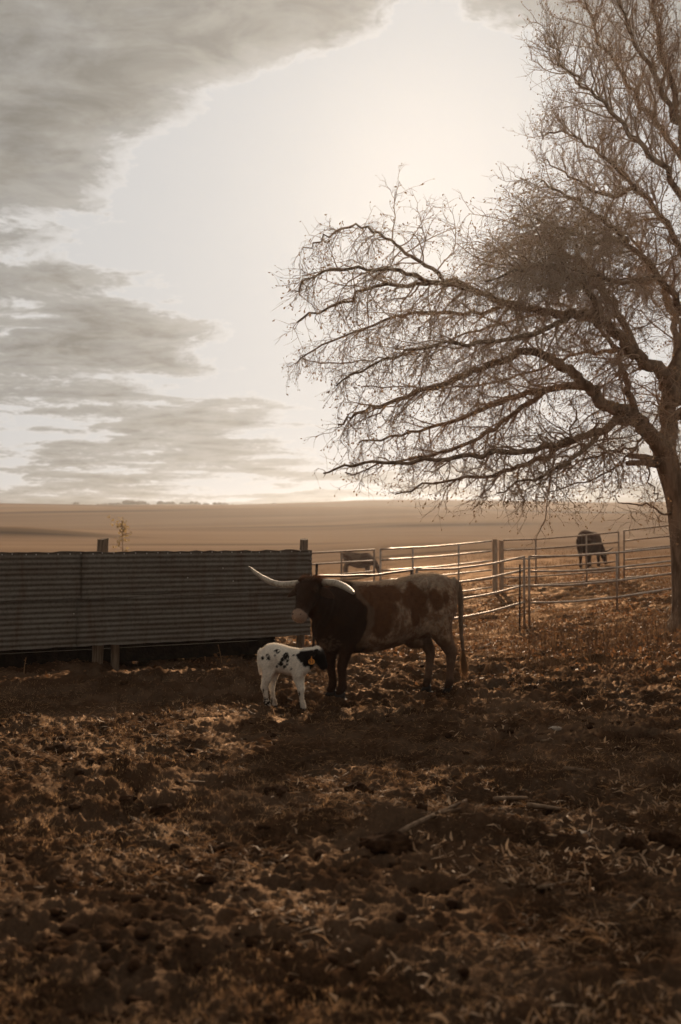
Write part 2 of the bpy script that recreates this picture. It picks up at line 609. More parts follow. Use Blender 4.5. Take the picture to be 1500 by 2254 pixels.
def h_ground(x, y):
    """height without the finest relief"""
    x = np.asarray(x, dtype=float); y = np.asarray(y, dtype=float)
    h = h_large(x, y)
    near = 1 - sstep(22, 50, y)
    h = h + near * 0.13 * (fbm(x * 0.55, y * 0.55, oct=3, seed=5) - 0.5)
    # trodden mud: clods and hoof prints
    warp = fbm(x * 1.3, y * 1.3, oct=2, seed=21) * 1.4
    a = fbm(x * 3.1 + warp, y * 3.6 - warp, oct=4, gain=0.55, seed=9)
    rid = 1 - np.abs(2 * a - 1)
    dry = sstep(0.42, 0.60, fbm(x * 0.45 + 4.0, y * 0.45, oct=3, seed=40))          # smoother trampled patches
    h = h + near * (0.34 * (a - 0.5) * (1 - 0.70 * dry) + 0.045 * (rid - 0.6))
    # heaped manure in front of the fence, and a low heap in the foreground
    for (mx, my, sx, sy, hh) in ((-1.75, 11.6, 0.85, 0.36, 0.13), (-0.1, 6.05, 0.34, 0.14, 0.085), (-2.9, 9.2, 0.20, 0.14, 0.07), (0.3, 6.0, 0.2, 0.1, 0.05)):
        h = h + hh * np.exp(-((x - mx) / sx) ** 2 - ((y - my) / sy) ** 2) * (0.6 + 0.8 * fbm(x * 5, y * 5, oct=3, seed=61))
    return h


def h_at(x, y):
    return float(h_ground(np.array([x]), np.array([y]))[0])


def build_ground():
    ys = list(np.linspace(-60, 2.2, 26))
    y = 2.2
    while y < 28:
        y += 0.0034 * y + 0.001
        ys.append(y)
    g = 0.0038
    while y < 790:
        g = min(g * 1.03, 0.022)
        y *= 1 + g
        ys.append(y)
    ys = np.array(ys)
    uc = np.linspace(-0.40, 0.40, 470)
    side = 0.40 + 1.3 * (np.linspace(0, 1, 34)[1:]) ** 1.9
    us = np.concatenate([-side[::-1], uc, side])
    wy = np.sqrt(np.maximum(ys, 0) ** 2 + 25.0)
    wy = np.where(ys < 2.2, np.sqrt(2.2 ** 2 + 25.0) + (2.2 - ys) * 0.8, wy)
    X = us[None, :] * wy[:, None]
    Y = np.repeat(ys[:, None], len(us), 1)
    x = X.ravel(); yy = Y.ravel()
    h = h_ground(x, yy)
    near = 1 - sstep(16, 30, yy)
    b = fbm(x * 13, yy * 15, oct=3, gain=0.6, seed=77)
    h = h + near * 0.085 * (b - 0.5) + near * 0.055 * np.maximum(vnoise(x * 33, yy * 36, seed=90) - 0.5, 0) + near * 0.012 * (vnoise(x * 75, yy * 78, seed=91) - 0.5)
    n, m = len(ys), len(us)
    idx = np.arange(n * m).reshape(n, m)
    faces = np.stack([idx[:-1, :-1], idx[:-1, 1:], idx[1:, 1:], idx[1:, :-1]], -1).reshape(-1, 4)
    me = np_mesh('ground', np.stack([x, yy, h], -1), faces, smooth=True)
    litter = np.maximum(sstep(12.0, 16.5, yy + 0.32 * (x - 1.0) + 3.0 * (fbm(x * 0.4, yy * 0.4, oct=3, seed=31) - 0.5)), 0)
    field = sstep(34, 70, yy + 14 * (fbm(x * 0.06, yy * 0.06, oct=2, seed=32) - 0.5))
    band = np.zeros_like(x)
    for (x0, y0, length, sl, wd) in ((21, 188, 15, 0.03, 3.6), (-48, 141, 19, 0.02, 2.6), (-18, 205, 26, -0.22, 3.0), (10, 70, 12, 0.08, 2.5), (88, 318, 36, 0.03, 6), (-90, 300, 60, 0.10, 4), (-30, 420, 90, -0.06, 8), (60, 110, 30, 0.02, 2.5), (-15, 118, 16, 0.12, 1.6)):
        band = np.maximum(band, np.exp(-((yy - y0 - sl * (x - x0)) / wd) ** 2) * np.exp(-((x - x0) / length) ** 4) * 0.9)
    cols = np.stack([litter, field, band, np.ones_like(x)], -1).astype(np.float32)
    at = me.attributes.new('zone', 'FLOAT_COLOR', 'POINT')
    at.data.foreach_set('color', cols.ravel())
    o = link('ground', me, mat_ground(), kind='structure')
    return o


build_ground()


# ------------------------------------------------------------------ corrugated fence
FA = Vector((PX(0, 12.4), 12.4, 0))
FB = Vector((PX(682, 14.3), 14.3, 0))
FDIR = (FB - FA).normalized()
FN = Vector((FDIR.y, -FDIR.x, 0))            # towards the camera
F_START = -2.9
F_LEN = (FB - FA).length


def fence_pt(s, off=0.0, z=0.0):
    return FA + FDIR * s + FN * off + Vector((0, 0, z))


def corrugated_sheet(s0, s1, z0, z1, off, ph, tear=0.0, seed=1):
    wl = 0.0665
    nz = int((z1 - z0) / wl * 10)
    ns = max(2, int((s1 - s0) / 0.10))
    rnd = random.Random(seed)
    bump = [rnd.uniform(-1, 1) for _ in range(ns + 1)]
    dents = [(rnd.uniform(s0, s1), rnd.uniform(z0, z1), rnd.uniform(-0.016, 0.006)) for _ in range(7)]
    v = []; f = []
    for side in (0, 1):
        for i in range(ns + 1):
            s = s0 + (s1 - s0) * i / ns
            for j in range(nz + 1):
                q = j / nz
                z = z0 + (z1 - z0) * q
                e = 0.0
                if q > 0.97:
                    e = tear * bump[i]
                if q < 0.03:
                    e = tear * 0.7 * bump[ns - i]
                wave = 0.0065 * math.sin(2 * math.pi * (z - z0) / wl + ph)
                bow = 0.014 * math.sin(s * 1.7 + z * 2 + seed) + 0.007 * math.sin(s * 5.1 + seed + z * 3) + sum(dk * math.exp(-((s - ds) / 0.13) ** 2 - ((z - dz) / 0.09) ** 2) for ds, dz, dk in dents)
                o = off + wave + bow - side * 0.0016
                v.append(fence_pt(s, o, z + e))
    k = (ns + 1) * (nz + 1)
    g = lambda sd, i, j: sd * k + i * (nz + 1) + j
    for i in range(ns):
        for j in range(nz):
            f.append((g(0, i, j), g(0, i + 1, j), g(0, i + 1, j + 1), g(0, i, j + 1)))
            f.append((g(1, i, j), g(1, i, j + 1), g(1, i + 1, j + 1), g(1, i + 1, j)))
    for i in range(ns):
        f.append((g(0, i, nz), g(0, i + 1, nz), g(1, i + 1, nz), g(1, i, nz)))
        f.append((g(0, i, 0), g(1, i, 0), g(1, i + 1, 0), g(0, i + 1, 0)))
    for j in range(nz):
        f.append((g(0, 0, j), g(0, 0, j + 1), g(1, 0, j + 1), g(1, 0, j)))
        f.append((g(0, ns, j), g(1, ns, j), g(1, ns, j + 1), g(0, ns, j + 1)))
    return v, f


def round_post(p0, p1, r0, r1, sides=14, seed=0, chip=False):
    """a weathered round post, p0 foot, p1 head"""
    rnd = random.Random(seed)
    mb = MB()
    n = 9
    ph = [rnd.uniform(0, 6.28) for _ in range(4)]
    axis = (p1 - p0).normalized()
    a = axis.orthogonal().normalized(); b = axis.cross(a)
    for i in range(n + 1):
        t = i / n
        r = r0 + (r1 - r0) * t
        c = p0 + (p1 - p0) * t
        for k in range(sides):
            th = 2 * math.pi * k / sides
            rr = r * (1 + 0.05 * math.sin(2 * th + ph[0] + t) + 0.035 * math.sin(5 * th + ph[1] + 2 * t) + 0.02 * math.sin(9 * t + ph[2]))
            q = c + a * (math.cos(th) * rr) + b * (math.sin(th) * rr)
            if i == n:
                q = q + axis * (0.012 * math.sin(th + ph[3]) + 0.005 * rnd.uniform(-1, 1))
                if chip and math.cos(th - 0.6) > 0.1:
                    q = q - axis * 0.07
            mb.v.append(q)
    for i in range(n):
        for k in range(sides):
            k2 = (k + 1) % sides
            mb.f.append((i * sides + k, i * sides + k2, (i + 1) * sides + k2, (i + 1) * sides + k))
    top = len(mb.v)
    mb.v.append(p1 - axis * (0.006 if not chip else 0.03))
    for k in range(sides):
        mb.f.append((n * sides + k, n * sides + (k + 1) % sides, top))
    return mb


def build_fence():
    org = fence_pt(0, 0, 0)
    t = thing('corrugated_fence', 'low corrugated tin fence on wooden posts beside the cows', 'fence', org)
    s_seam = 1.03
    spec = [(F_START, s_seam, 0.93, 1.54, 0.055, 0.3, 11), (s_seam - 0.03, F_LEN, 0.93, 1.54, 0.082, 0.3, 12),
            (F_START, s_seam - 0.05, 0.325, 0.985, 0.040, 1.7, 13), (s_seam - 0.08, F_LEN - 0.01, 0.325, 0.985, 0.062, 1.7, 14)]
    for (s0, s1, z0, z1, off, ph, sd) in spec:
        v, f = corrugated_sheet(s0, s1, z0, z1, off, ph, 0.010, sd)
        link('sheet', new_mesh('sheet', [p - org for p in v], f, True), MATS['tin'], t)
    # posts (they stand behind the sheets)
    for (pxt, pyt, pxb, pyb, d, r, sd, chip) in ((228, 1186, 213, 1474, 13.16, 0.072, 1, False), (670, 1187, 659, 1440, 14.42, 0.062, 2, False)):
        p1 = P(pxt, pyt, d + 0.03); p0 = P(pxb, pyb, d)
        p0.z = h_at(p0.x, p0.y) - 0.25
        link('post', round_post(p0, p1, r, r * 0.97, seed=sd).mesh('post', org), MATS['old_wood'], t)
    p0 = P(253, 1474, 13.24); p1 = P(254, 1416, 13.26); p0.z = h_at(p0.x, p0.y) - 0.25; p1.z = 0.42
    link('post', round_post(p0, p1, 0.055, 0.052, seed=3, chip=True).mesh('post', org), MATS['old_wood'], t, label='short broken post with a chipped top')
    p = fence_pt(-2.2, -0.06, 0); p0 = Vector((p.x, p.y, -0.25)); p1 = Vector((p.x, p.y, 1.68))
    link('post', round_post(p0, p1, 0.07, 0.068, seed=5).mesh('post', org), MATS['old_wood'], t)
    # rails the sheets are nailed to
    for z, ofs in ((1.46, -0.012), (0.48, -0.022)):
        mb = MB()
        a = fence_pt(F_START + 0.05, ofs, z); b = fence_pt(F_LEN - 0.05, ofs, z)
        mid = (a + b) / 2
        rot = Matrix.Rotation(math.atan2(FDIR.y, FDIR.x), 3, 'Z')
        mb.box(mid, (b - a).length, 0.038, 0.085, rot)
        link('rail', mb.mesh('rail', org), MATS['old_wood'], t)
    # screws
    mb = MB()
    mb.tube([Vector((0, 0, 0)), FN * 0.006, FN * 0.010], [0.0085, 0.0085, 0.004], 8)
    me = mb.mesh('screw'); me.materials.append(MATS['screw'])
    rnd = random.Random(4)
    s = 0.02
    while s < F_LEN - 0.05:
        z = 1.515 + rnd.uniform(-0.006, 0.008)
        off = 0.096 if s > s_seam else 0.070
        link('screw', me, None, t, fence_pt(s, off, z) - org)
        s += rnd.choice((0.12, 0.135, 0.15, 0.17))
    for s, z in ((F_LEN - 0.03, 1.40), (F_LEN - 0.03, 1.18), (2.9, 1.30), (2.4, 1.18), (F_LEN - 0.05, 1.05), (0.9, 0.75), (3.05, 1.12)):
        link('screw', me, None, t, fence_pt(s, 0.096 if z > 0.95 else 0.070, z) - org)
    # sapling-thin scrap of tin hanging under the sheet
    return t


build_fence()

# the dark timber bunk standing just behind the fence
def build_bunk():
    org = fence_pt(0, -0.6, 0)
    t = thing('feed_bunk', 'long low dark timber bunk on the ground behind the corrugated fence', 'feed bunk', org)
    rot = Matrix.Rotation(math.atan2(FDIR.y, FDIR.x), 3, 'Z')
    a, b = -2.6, F_LEN - 0.35
    L = b - a
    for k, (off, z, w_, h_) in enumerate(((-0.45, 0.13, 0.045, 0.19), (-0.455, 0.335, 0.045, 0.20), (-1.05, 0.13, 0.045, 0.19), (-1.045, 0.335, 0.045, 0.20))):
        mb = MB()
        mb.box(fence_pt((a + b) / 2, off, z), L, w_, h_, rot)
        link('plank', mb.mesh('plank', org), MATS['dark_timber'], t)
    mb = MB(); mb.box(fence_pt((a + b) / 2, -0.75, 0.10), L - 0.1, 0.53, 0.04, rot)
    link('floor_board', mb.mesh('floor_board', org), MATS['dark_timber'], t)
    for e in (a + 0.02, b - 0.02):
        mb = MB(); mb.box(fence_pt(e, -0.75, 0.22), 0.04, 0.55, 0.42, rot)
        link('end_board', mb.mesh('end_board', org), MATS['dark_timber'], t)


build_bunk()


# ------------------------------------------------------------------ pipe panels
def poly_at(pts, px):
    """interpolate (px, py, d) along px"""
    pts = sorted(pts)
    if px <= pts[0][0]:
        a, b = pts[0], pts[1]
    elif px >= pts[-1][0]:
        a, b = pts[-2], pts[-1]
    else:
        for a, b in zip(pts[:-1], pts[1:]):
            if a[0] <= px <= b[0]:
                break
    t = (px - a[0]) / (b[0] - a[0])
    inv = (1 - t) / a[2] + t / b[2]
    return (px, a[1] + (b[1] - a[1]) * t, 1 / inv)


def pipe_panel(label, top, drops, uprights, r, mat, seed=0, up_r=None, name='pipe_panel', foot=True, group=None):
    """top: (px, py, d) list along the top rail; drops: metres below the top rail of each rail"""
    rnd = random.Random(seed)
    a = P(*top[0])
    org = Vector((a.x, a.y, h_at(a.x, a.y)))
    t = thing(name, label, 'fence panel', org, group)
    pts3 = [P(*q) for q in top]
    for k, dz in enumerate(drops):
        line = []
        for i in range(len(pts3) - 1):
            n = 5
            for j in range(n):
                line.append(pts3[i].lerp(pts3[i + 1], j / n))
        line.append(pts3[-1])
        L = len(line) - 1
        sag = rnd.uniform(-0.012, 0.02)
        line = [p - Vector((0, 0, dz + sag * math.sin(math.pi * i / L) + rnd.uniform(-0.002, 0.002))) for i, p in enumerate(line)]
        mb = MB(); mb.tube(line, r, 8)
        link('rail', mb.mesh('rail', org, True), mat, t)
    for px in uprights:
        p = P(*poly_at(top, px))
        g = h_at(p.x, p.y) - 0.06 if foot else p.z - drops[-1] - 0.03
        mb = MB(); mb.tube([Vector((p.x, p.y + 0.002, g)), Vector((p.x, p.y + 0.002, p.z + r * 0.6))], up_r or r * 1.08, 8)
        link('upright', mb.mesh('upright', org, True), mat, t)
    return t


D4 = (0.0, 0.29, 0.58, 0.865)
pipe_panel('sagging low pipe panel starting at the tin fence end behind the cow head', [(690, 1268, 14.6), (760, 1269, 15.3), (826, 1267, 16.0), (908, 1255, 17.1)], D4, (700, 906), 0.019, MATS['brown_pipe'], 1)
pipe_panel('low pipe panel with bright rails right behind the cow rump', [(918, 1254, 17.2), (1000, 1250, 18.2), (1080, 1240, 19.1), (1154, 1225, 20.0)], (0.0, 0.27, 0.58, 0.91), (918, 1154), 0.021, MATS['pipe_steel'], 2)
pipe_panel('low pipe panel between the bright panel and the tree trunk', [(1165, 1225, 20.0), (1260, 1224, 20.6), (1358, 1217, 21.3), (1480, 1205, 23.0), (1600, 1196, 24.2)], (0.0, 0.30, 0.59, 0.93), (1165, 1358, 1600), 0.021, MATS['pipe_steel'], 3)
D6 = (0.0, 0.27, 0.53, 0.78, 1.02, 1.25)
pipe_panel('tall distant pipe panel in front of the side on grazing cow', [(600, 1223, 23.0), (700, 1217, 23.6), (826, 1210, 24.5)], D6, (600, 752, 824), 0.021, MATS['far_pipe'], 4)
pipe_panel('tall distant pipe panel left of the two wooden posts', [(837, 1209, 24.6), (960, 1202, 25.7), (1082, 1191, 26.9)], D6, (838, 909, 1010), 0.023, MATS['pipe_steel'], 5)
pipe_panel('tall distant pipe panel with the dark cow standing behind it', [(1108, 1189, 27.0), (1180, 1186, 26.9), (1291, 1177, 26.7), (1362, 1171, 26.5)], D6, (1180, 1291, 1362), 0.021, MATS['far_pipe'], 6)
pipe_panel('tall distant pipe panel running out behind the tree trunk', [(1374, 1168, 26.5), (1480, 1156, 25.8), (1620, 1146, 25.0)], D6, (1374, 1620), 0.021, MATS['far_pipe'], 7)

# two thick wooden posts of the far fence
for (px, pyt, d, lab, sd) in ((1090, 1188, 27.0, 'left one of two thick wooden posts in the far pipe fence', 31), (1104, 1190, 27.1, 'right one of two thick wooden posts in the far pipe fence', 32)):
    p1 = P(px, pyt, d); p0 = Vector((p1.x, p1.y, h_at(p1.x, p1.y) - 0.2))
    link('wooden_post', round_post(p0, p1, 0.075, 0.07, seed=sd).mesh('wooden_post', p0), MATS['hazed_wood'], None, p0, label=lab, category='post', group='far fence posts')


def t_post(p0, p1, wd, label, name='steel_post'):
    mb = MB()
    ax = (p1 - p0).normalized()
    side = Vector((1, 0, 0)); side = (side - ax * side.dot(ax)).normalized()
    fwd = ax.cross(side)
    rot = Matrix((side, fwd, ax)).transposed()
    L = (p1 - p0).length
    mid = (p0 + p1) / 2
    mb.box(mid, wd, 0.006, L, rot)
    mb.box(mid + fwd * 0.018, 0.006, 0.030, L - 0.004, rot)
    n = int(L / 0.055)
    for i in range(n):
        c = p0 + ax * (0.25 + i * 0.055)
        if (c - p0).length < L - 0.01:
            mb.box(c - fwd * 0.006, 0.012, 0.006, 0.016, rot)
    link(name, mb.mesh(name, p0), MATS['rusty_steel'], None, p0, label=label, category='post')


p1 = P(698, 1241, 13.95); p0 = P(687, 1456, 13.9); p0.z = h_at(p0.x, p0.y) - 0.2
t_post(p0, p1, 0.034, 'thin leaning dark steel post at the right end of the tin fence')
p1 = P(1145, 1242, 19.6); p0 = P(1144, 1375, 19.5); p0.z = h_at(p0.x, p0.y) - 0.2
t_post(p0, p1, 0.032, 'thin dark steel post beside the joint of the bright pipe panels')


# ------------------------------------------------------------------ cattle
def remesh(mb, voxel, smooth_it=6, name='body'):
    me = mb.mesh(name + '_raw')
    o = bpy.data.objects.new('tmp', me)
    COL.objects.link(o)
    bm = bmesh.new(); bm.from_mesh(me)
    bmesh.ops.triangulate(bm, faces=[f for f in bm.faces if len(f.verts) > 4])
    bmesh.ops.recalc_face_normals(bm, faces=bm.faces)
    bm.to_mesh(me); bm.free()
    r = o.modifiers.new('r', 'REMESH'); r.mode = 'VOXEL'; r.voxel_size = voxel
    s = o.modifiers.new('s', 'SMOOTH'); s.factor = 0.5; s.iterations = smooth_it
    dg = bpy.context.evaluated_depsgraph_get()
    dg.update()
    out = bpy.data.meshes.new_from_object(o.evaluated_get(dg))
    bpy.data.objects.remove(o); bpy.data.meshes.remove(me)
    out.name = name
    out.polygons.foreach_set('use_smooth', [True] * len(out.polygons))
    return out


def get_co(me):
    a = np.empty(len(me.vertices) * 3, dtype=np.float32)
    me.vertices.foreach_get('co', a)
    return a.reshape(-1, 3)


def set_coat(me, cols):
    at = me.attributes.new('coat', 'FLOAT_COLOR', 'POINT')
    c = np.concatenate([cols, np.ones((len(cols), 1))], 1).astype(np.float32)
    at.data.foreach_set('color', c.ravel())


def fur(me, colours, count, length, width, back, lift=0.45, seed=1, lenfn=None, weight=None):
    """short hairs, one thin triangle each, standing on the skin"""
    rng = np.random.default_rng(seed)
    co = get_co(me)
    nf = len(me.polygons)
    area = np.empty(nf, dtype=np.float32); me.polygons.foreach_get('area', area)
    nor = np.empty(nf * 3, dtype=np.float32); me.polygons.foreach_get('normal', nor); nor = nor.reshape(-1, 3)
    first = np.empty(nf, dtype=np.int32); me.polygons.foreach_get('loop_start', first)
    lv = np.empty(len(me.loops), dtype=np.int32); me.loops.foreach_get('vertex_index', lv)
    if weight is not None:
        area = area * weight(co[lv[first]], nor)
    area = area.astype(np.float64)
    pick = rng.choice(nf, count, p=area / area.sum())
    va, vb, vc = lv[first[pick]], lv[first[pick] + 1], lv[first[pick] + 2]
    r1, r2 = rng.random((2, count, 1))
    p = co[va] + (co[vb] - co[va]) * r1 + (co[vc] - co[vb]) * r2
    n = nor[pick]
    d = np.asarray(back, dtype=float)[None, :] + rng.normal(0, 0.35, (count, 3))
    d = d - n * (d * n).sum(1, keepdims=True)
    d = d / np.maximum(np.linalg.norm(d, axis=1, keepdims=True), 1e-6)
    d = d + n * lift * rng.uniform(0.4, 1.4, (count, 1))
    d = d / np.linalg.norm(d, axis=1, keepdims=True)
    L = length * rng.uniform(0.5, 1.25, (count, 1))
    if lenfn is not None:
        L = L * lenfn(p)[:, None]
    s = np.cross(d, n); s = s / np.maximum(np.linalg.norm(s, axis=1, keepdims=True), 1e-6) * width * 0.5
    th = rng.uniform(0, np.pi, (count, 1))
    s = s * np.cos(th) + np.cross(d, s) * np.sin(th)
    a = p - n * 0.002
    V = np.stack([a - s, a + s, a + d * L], 1).reshape(-1, 3)
    F = np.arange(count * 3).reshape(-1, 3)
    m = np_mesh('fur', V, F)
    if len(m.vertices) == count * 3:
        c = np.repeat(colours[va], 3, 0) * np.repeat(rng.uniform(0.75, 1.3, (count, 1)), 3, 0)
        set_coat(m, c)
    m.materials.append(MATS['coat_fur'])
    return m


def leg_rings(mb, pts, fwd, side):
    """pts: (pos, radius fore-aft, radius across)"""
    cs = [Vector(p[0]) for p in pts]
    dirs = frame_dirs(cs)
    rings = []
    for (c, ra, rb), d in zip([(Vector(p[0]), p[1], p[2]) for p in pts], dirs):
        a = fwd - d * fwd.dot(d); a.normalize()
        b = side - d * side.dot(d); b = b - a * b.dot(a); b.normalize()
        rings.append((c, ra, rb, a, b))
    mb.loft(rings, 14)


def hoof_mesh(p, fwd, side, s=1.0):
    """cloven hoof: two claws"""
    mb = MB()
    for k in (-1, 1):
        c = Vector(p) + side * (0.024 * s * k)
        mb.loft([(c + fwd * (-0.028 * s) + Vector((0, 0, 0.002)), 0.055 * s, 0.022 * s, fwd, side),
                 (c + Vector((0, 0, 0.004)) + fwd * 0.006 * s, 0.062 * s, 0.0235 * s, fwd, side),
                 (c + Vector((0, 0, 0.045 * s)) - fwd * 0.012 * s, 0.046 * s, 0.021 * s, fwd, side),
                 (c + Vector((0, 0, 0.075 * s)) - fwd * 0.024 * s, 0.034 * s, 0.017 * s, fwd, side)], 12)
    return mb


def ear_mesh(root, tip, wide, flat, n=9):
    """leaf-shaped, slightly cupped ear"""
    root, tip, wide, flat = Vector(root), Vector(tip), Vector(wide).normalized(), Vector(flat).normalized()
    L = (tip - root).length
    mb = MB()
    rings = []
    for i in range(n):
        t = i / (n - 1)
        wdt = L * 0.29 * (math.sin(math.pi * (0.14 + 0.84 * t)) ** 0.8) + 0.004
        c = root.lerp(tip, t) + flat * (0.10 * L * math.sin(math.pi * t))
        rings.append((c, wdt, 0.006 + 0.016 * (1 - t) ** 2, wide, flat))
    mb.loft(rings, 12)
    return mb


COW_O = Vector((0.53, 11.05, 0))
FWD = Vector((-0.929, -0.37, 0)).normalized()
LEFT = Vector((-FWD.y, FWD.x, 0))
UPV = Vector((0, 0, 1))


def lw(f, l, z):
    return FWD * f + LEFT * l + UPV * z          # relative to the cow origin


def torso(mb, sections, fwd, left, expo=2.25, seg=28):
    rings = []
    for (x, top, bot, hw) in sections:
        rings.append((fwd * x + UPV * ((top + bot) / 2), hw, (top - bot) / 2, left, UPV))
    mb.loft(rings, seg, expo)


def build_cow():
    gz = h_at(COW_O.x, COW_O.y)
    gz = min(h_at(0.0, 10.8), h_at(1.2, 11.2)) * 0.5 + 0.5 * gz
    org = Vector((COW_O.x, COW_O.y, 0.0))
    t = thing('longhorn_cow', 'big brown and roan longhorn cow standing over the white calf', 'cow', org)
    mb = MB()
    torso(mb, [(-0.83, 1.14, 0.98, 0.05), (-0.79, 1.24, 0.86, 0.13), (-0.70, 1.292, 0.74, 0.215), (-0.55, 1.318, 0.64, 0.265), (-0.40, 1.322, 0.60, 0.275),
               (-0.25, 1.292, 0.585, 0.275), (-0.08, 1.258, 0.535, 0.315), (0.12, 1.240, 0.490, 0.345), (0.32, 1.240, 0.475, 0.325), (0.48, 1.252, 0.485, 0.275),
               (0.62, 1.250, 0.50, 0.245), (0.72, 1.215, 0.53, 0.215), (0.80, 1.15, 0.575, 0.175), (0.86, 1.06, 0.66, 0.115)], FWD, LEFT)
    # hook bones and pin bones
    for s in (-1, 1):
        mb.loft([(lw(-0.42, s * 0.15, 1.20), 0.05, 0.05, LEFT, UPV), (lw(-0.36, s * 0.205, 1.215), 0.07, 0.065, LEFT, UPV), (lw(-0.29, s * 0.19, 1.18), 0.05, 0.05, LEFT, UPV)], 12)
        # shoulder blade
        mb.loft([(lw(0.42, s * 0.10, 1.20), 0.07, 0.05, FWD, LEFT), (lw(0.50, s * 0.185, 1.05), 0.13, 0.085, FWD, LEFT), (lw(0.60, s * 0.205, 0.87), 0.145, 0.095, FWD, LEFT), (lw(0.62, s * 0.17, 0.72), 0.12, 0.09, FWD, LEFT), (lw(0.56, s * 0.14, 0.62), 0.09, 0.07, FWD, LEFT)], 14)
    # legs: near side is the left one
    front_n = [(lw(0.56, 0.15, 0.84), 0.13, 0.085), (lw(0.53, 0.14, 0.66), 0.115, 0.078), (lw(0.55, 0.115, 0.52), 0.078, 0.062), (lw(0.575, 0.09, 0.405), 0.057, 0.052), (lw(0.585, 0.078, 0.355), 0.057, 0.054),
               (lw(0.582, 0.07, 0.30), 0.045, 0.043), (lw(0.575, 0.062, 0.19), 0.039, 0.035), (lw(0.575, 0.058, 0.125), 0.050, 0.045), (lw(0.595, 0.055, 0.075), 0.046, 0.045), (lw(0.605, 0.055, 0.04), 0.05, 0.046)]
    front_f = [(lw(0.60, -0.15, 0.84), 0.13, 0.085), (lw(0.60, -0.14, 0.66), 0.115, 0.078), (lw(0.62, -0.13, 0.52), 0.078, 0.062), (lw(0.635, -0.13, 0.405), 0.057, 0.052), (lw(0.64, -0.13, 0.355), 0.057, 0.054),
               (lw(0.632, -0.128, 0.30), 0.045, 0.043), (lw(0.615, -0.127, 0.19), 0.039, 0.035), (lw(0.612, -0.127, 0.125), 0.050, 0.045), (lw(0.63, -0.127, 0.075), 0.046, 0.045), (lw(0.64, -0.127, 0.04), 0.05, 0.046)]
    hind_n = [(lw(-0.54, 0.14, 1.08), 0.22, 0.13), (lw(-0.52, 0.175, 0.90), 0.225, 0.125), (lw(-0.53, 0.175, 0.76), 0.17, 0.11), (lw(-0.585, 0.165, 0.65), 0.125, 0.085), (lw(-0.655, 0.148, 0.54), 0.083, 0.062),
              (lw(-0.705, 0.135, 0.46), 0.070, 0.050), (lw(-0.715, 0.128, 0.40), 0.056, 0.046), (lw(-0.708, 0.122, 0.30), 0.047, 0.040), (lw(-0.70, 0.118, 0.19), 0.042, 0.038), (lw(-0.70, 0.115, 0.125), 0.051, 0.047), (lw(-0.685, 0.115, 0.075), 0.047, 0.046), (lw(-0.675, 0.115, 0.04), 0.052, 0.047)]
    hind_f = [(lw(-0.48, -0.14, 1.08), 0.21, 0.13), (lw(-0.43, -0.165, 0.90), 0.21, 0.12), (lw(-0.42, -0.155, 0.76), 0.165, 0.105), (lw(-0.455, -0.135, 0.65), 0.12, 0.085), (lw(-0.515, -0.11, 0.54), 0.083, 0.062),
              (lw(-0.555, -0.09, 0.46), 0.070, 0.050), (lw(-0.56, -0.08, 0.40), 0.056, 0.046), (lw(-0.545, -0.07, 0.30), 0.047, 0.040), (lw(-0.525, -0.06, 0.19), 0.042, 0.038), (lw(-0.515, -0.055, 0.125), 0.051, 0.047), (lw(-0.495, -0.05, 0.075), 0.047, 0.046), (lw(-0.485, -0.05, 0.04), 0.052, 0.047)]
    for L in (front_n, front_f, hind_n, hind_f):
        leg_rings(mb, L, FWD, LEFT)
    # neck
    head_top = P(686, 1277, 10.47) - org       # poll
    muzzle = P(656, 1361, 10.20) - org
    hv = (muzzle - head_top).normalized()
    flat = Vector((hv.x, hv.y, 0)).normalized()
    lat = Vector((-flat.y, flat.x, 0))           # the cow's own left
    dep = hv.cross(lat).normalized()             # normal of the face
    if dep.dot(flat) < 0:
        dep = -dep
    hl = (muzzle - head_top).length
    n0 = lw(0.52, 0.0, 0.98)
    nk = [(n0, 0.20, 0.28), (lw(0.68, 0.03, 0.985), 0.185, 0.265), (lw(0.80, 0.10, 1.01), 0.160, 0.235), (lw(0.88, 0.165, 1.05), 0.138, 0.195), (head_top + hv * 0.17 * hl - dep * 0.10, 0.118, 0.155), (head_top + hv * 0.20 * hl - dep * 0.03, 0.10, 0.13)]
    cs = [a[0] for a in nk]
    dirs = frame_dirs(cs)
    rings = []
    for (c, a, b), d in zip(nk, dirs):
        u = UPV - d * UPV.dot(d); u.normalize()
        rings.append((c, a, b, d.cross(u), u))
    mb.loft(rings, 20)
    # dewlap and brisket
    mb.loft([(lw(0.62, 0.02, 0.60), 0.11, 0.13, LEFT, UPV), (lw(0.76, 0.04, 0.66), 0.095, 0.16, LEFT, UPV), (lw(0.88, 0.10, 0.78), 0.055, 0.13, LEFT, UPV), (lw(0.93, 0.16, 0.90), 0.04, 0.10, LEFT, UPV)], 14)
    # head
    hs = [(-0.03, 0.075, 0.055, -0.03), (0.04, 0.105, 0.085, -0.025), (0.16, 0.118, 0.112, -0.02), (0.28, 0.122, 0.125, -0.022), (0.40, 0.106, 0.125, -0.03), (0.54, 0.082, 0.112, -0.03),
          (0.68, 0.066, 0.095, -0.026), (0.80, 0.064, 0.083, -0.022), (0.90, 0.072, 0.076, -0.018), (0.98, 0.070, 0.062, -0.014), (1.04, 0.045, 0.040, -0.012)]
    mb.loft([(head_top + hv * (q * hl) + dep * o, a, b, lat, dep) for (q, a, b, o) in hs], 22, 2.3)
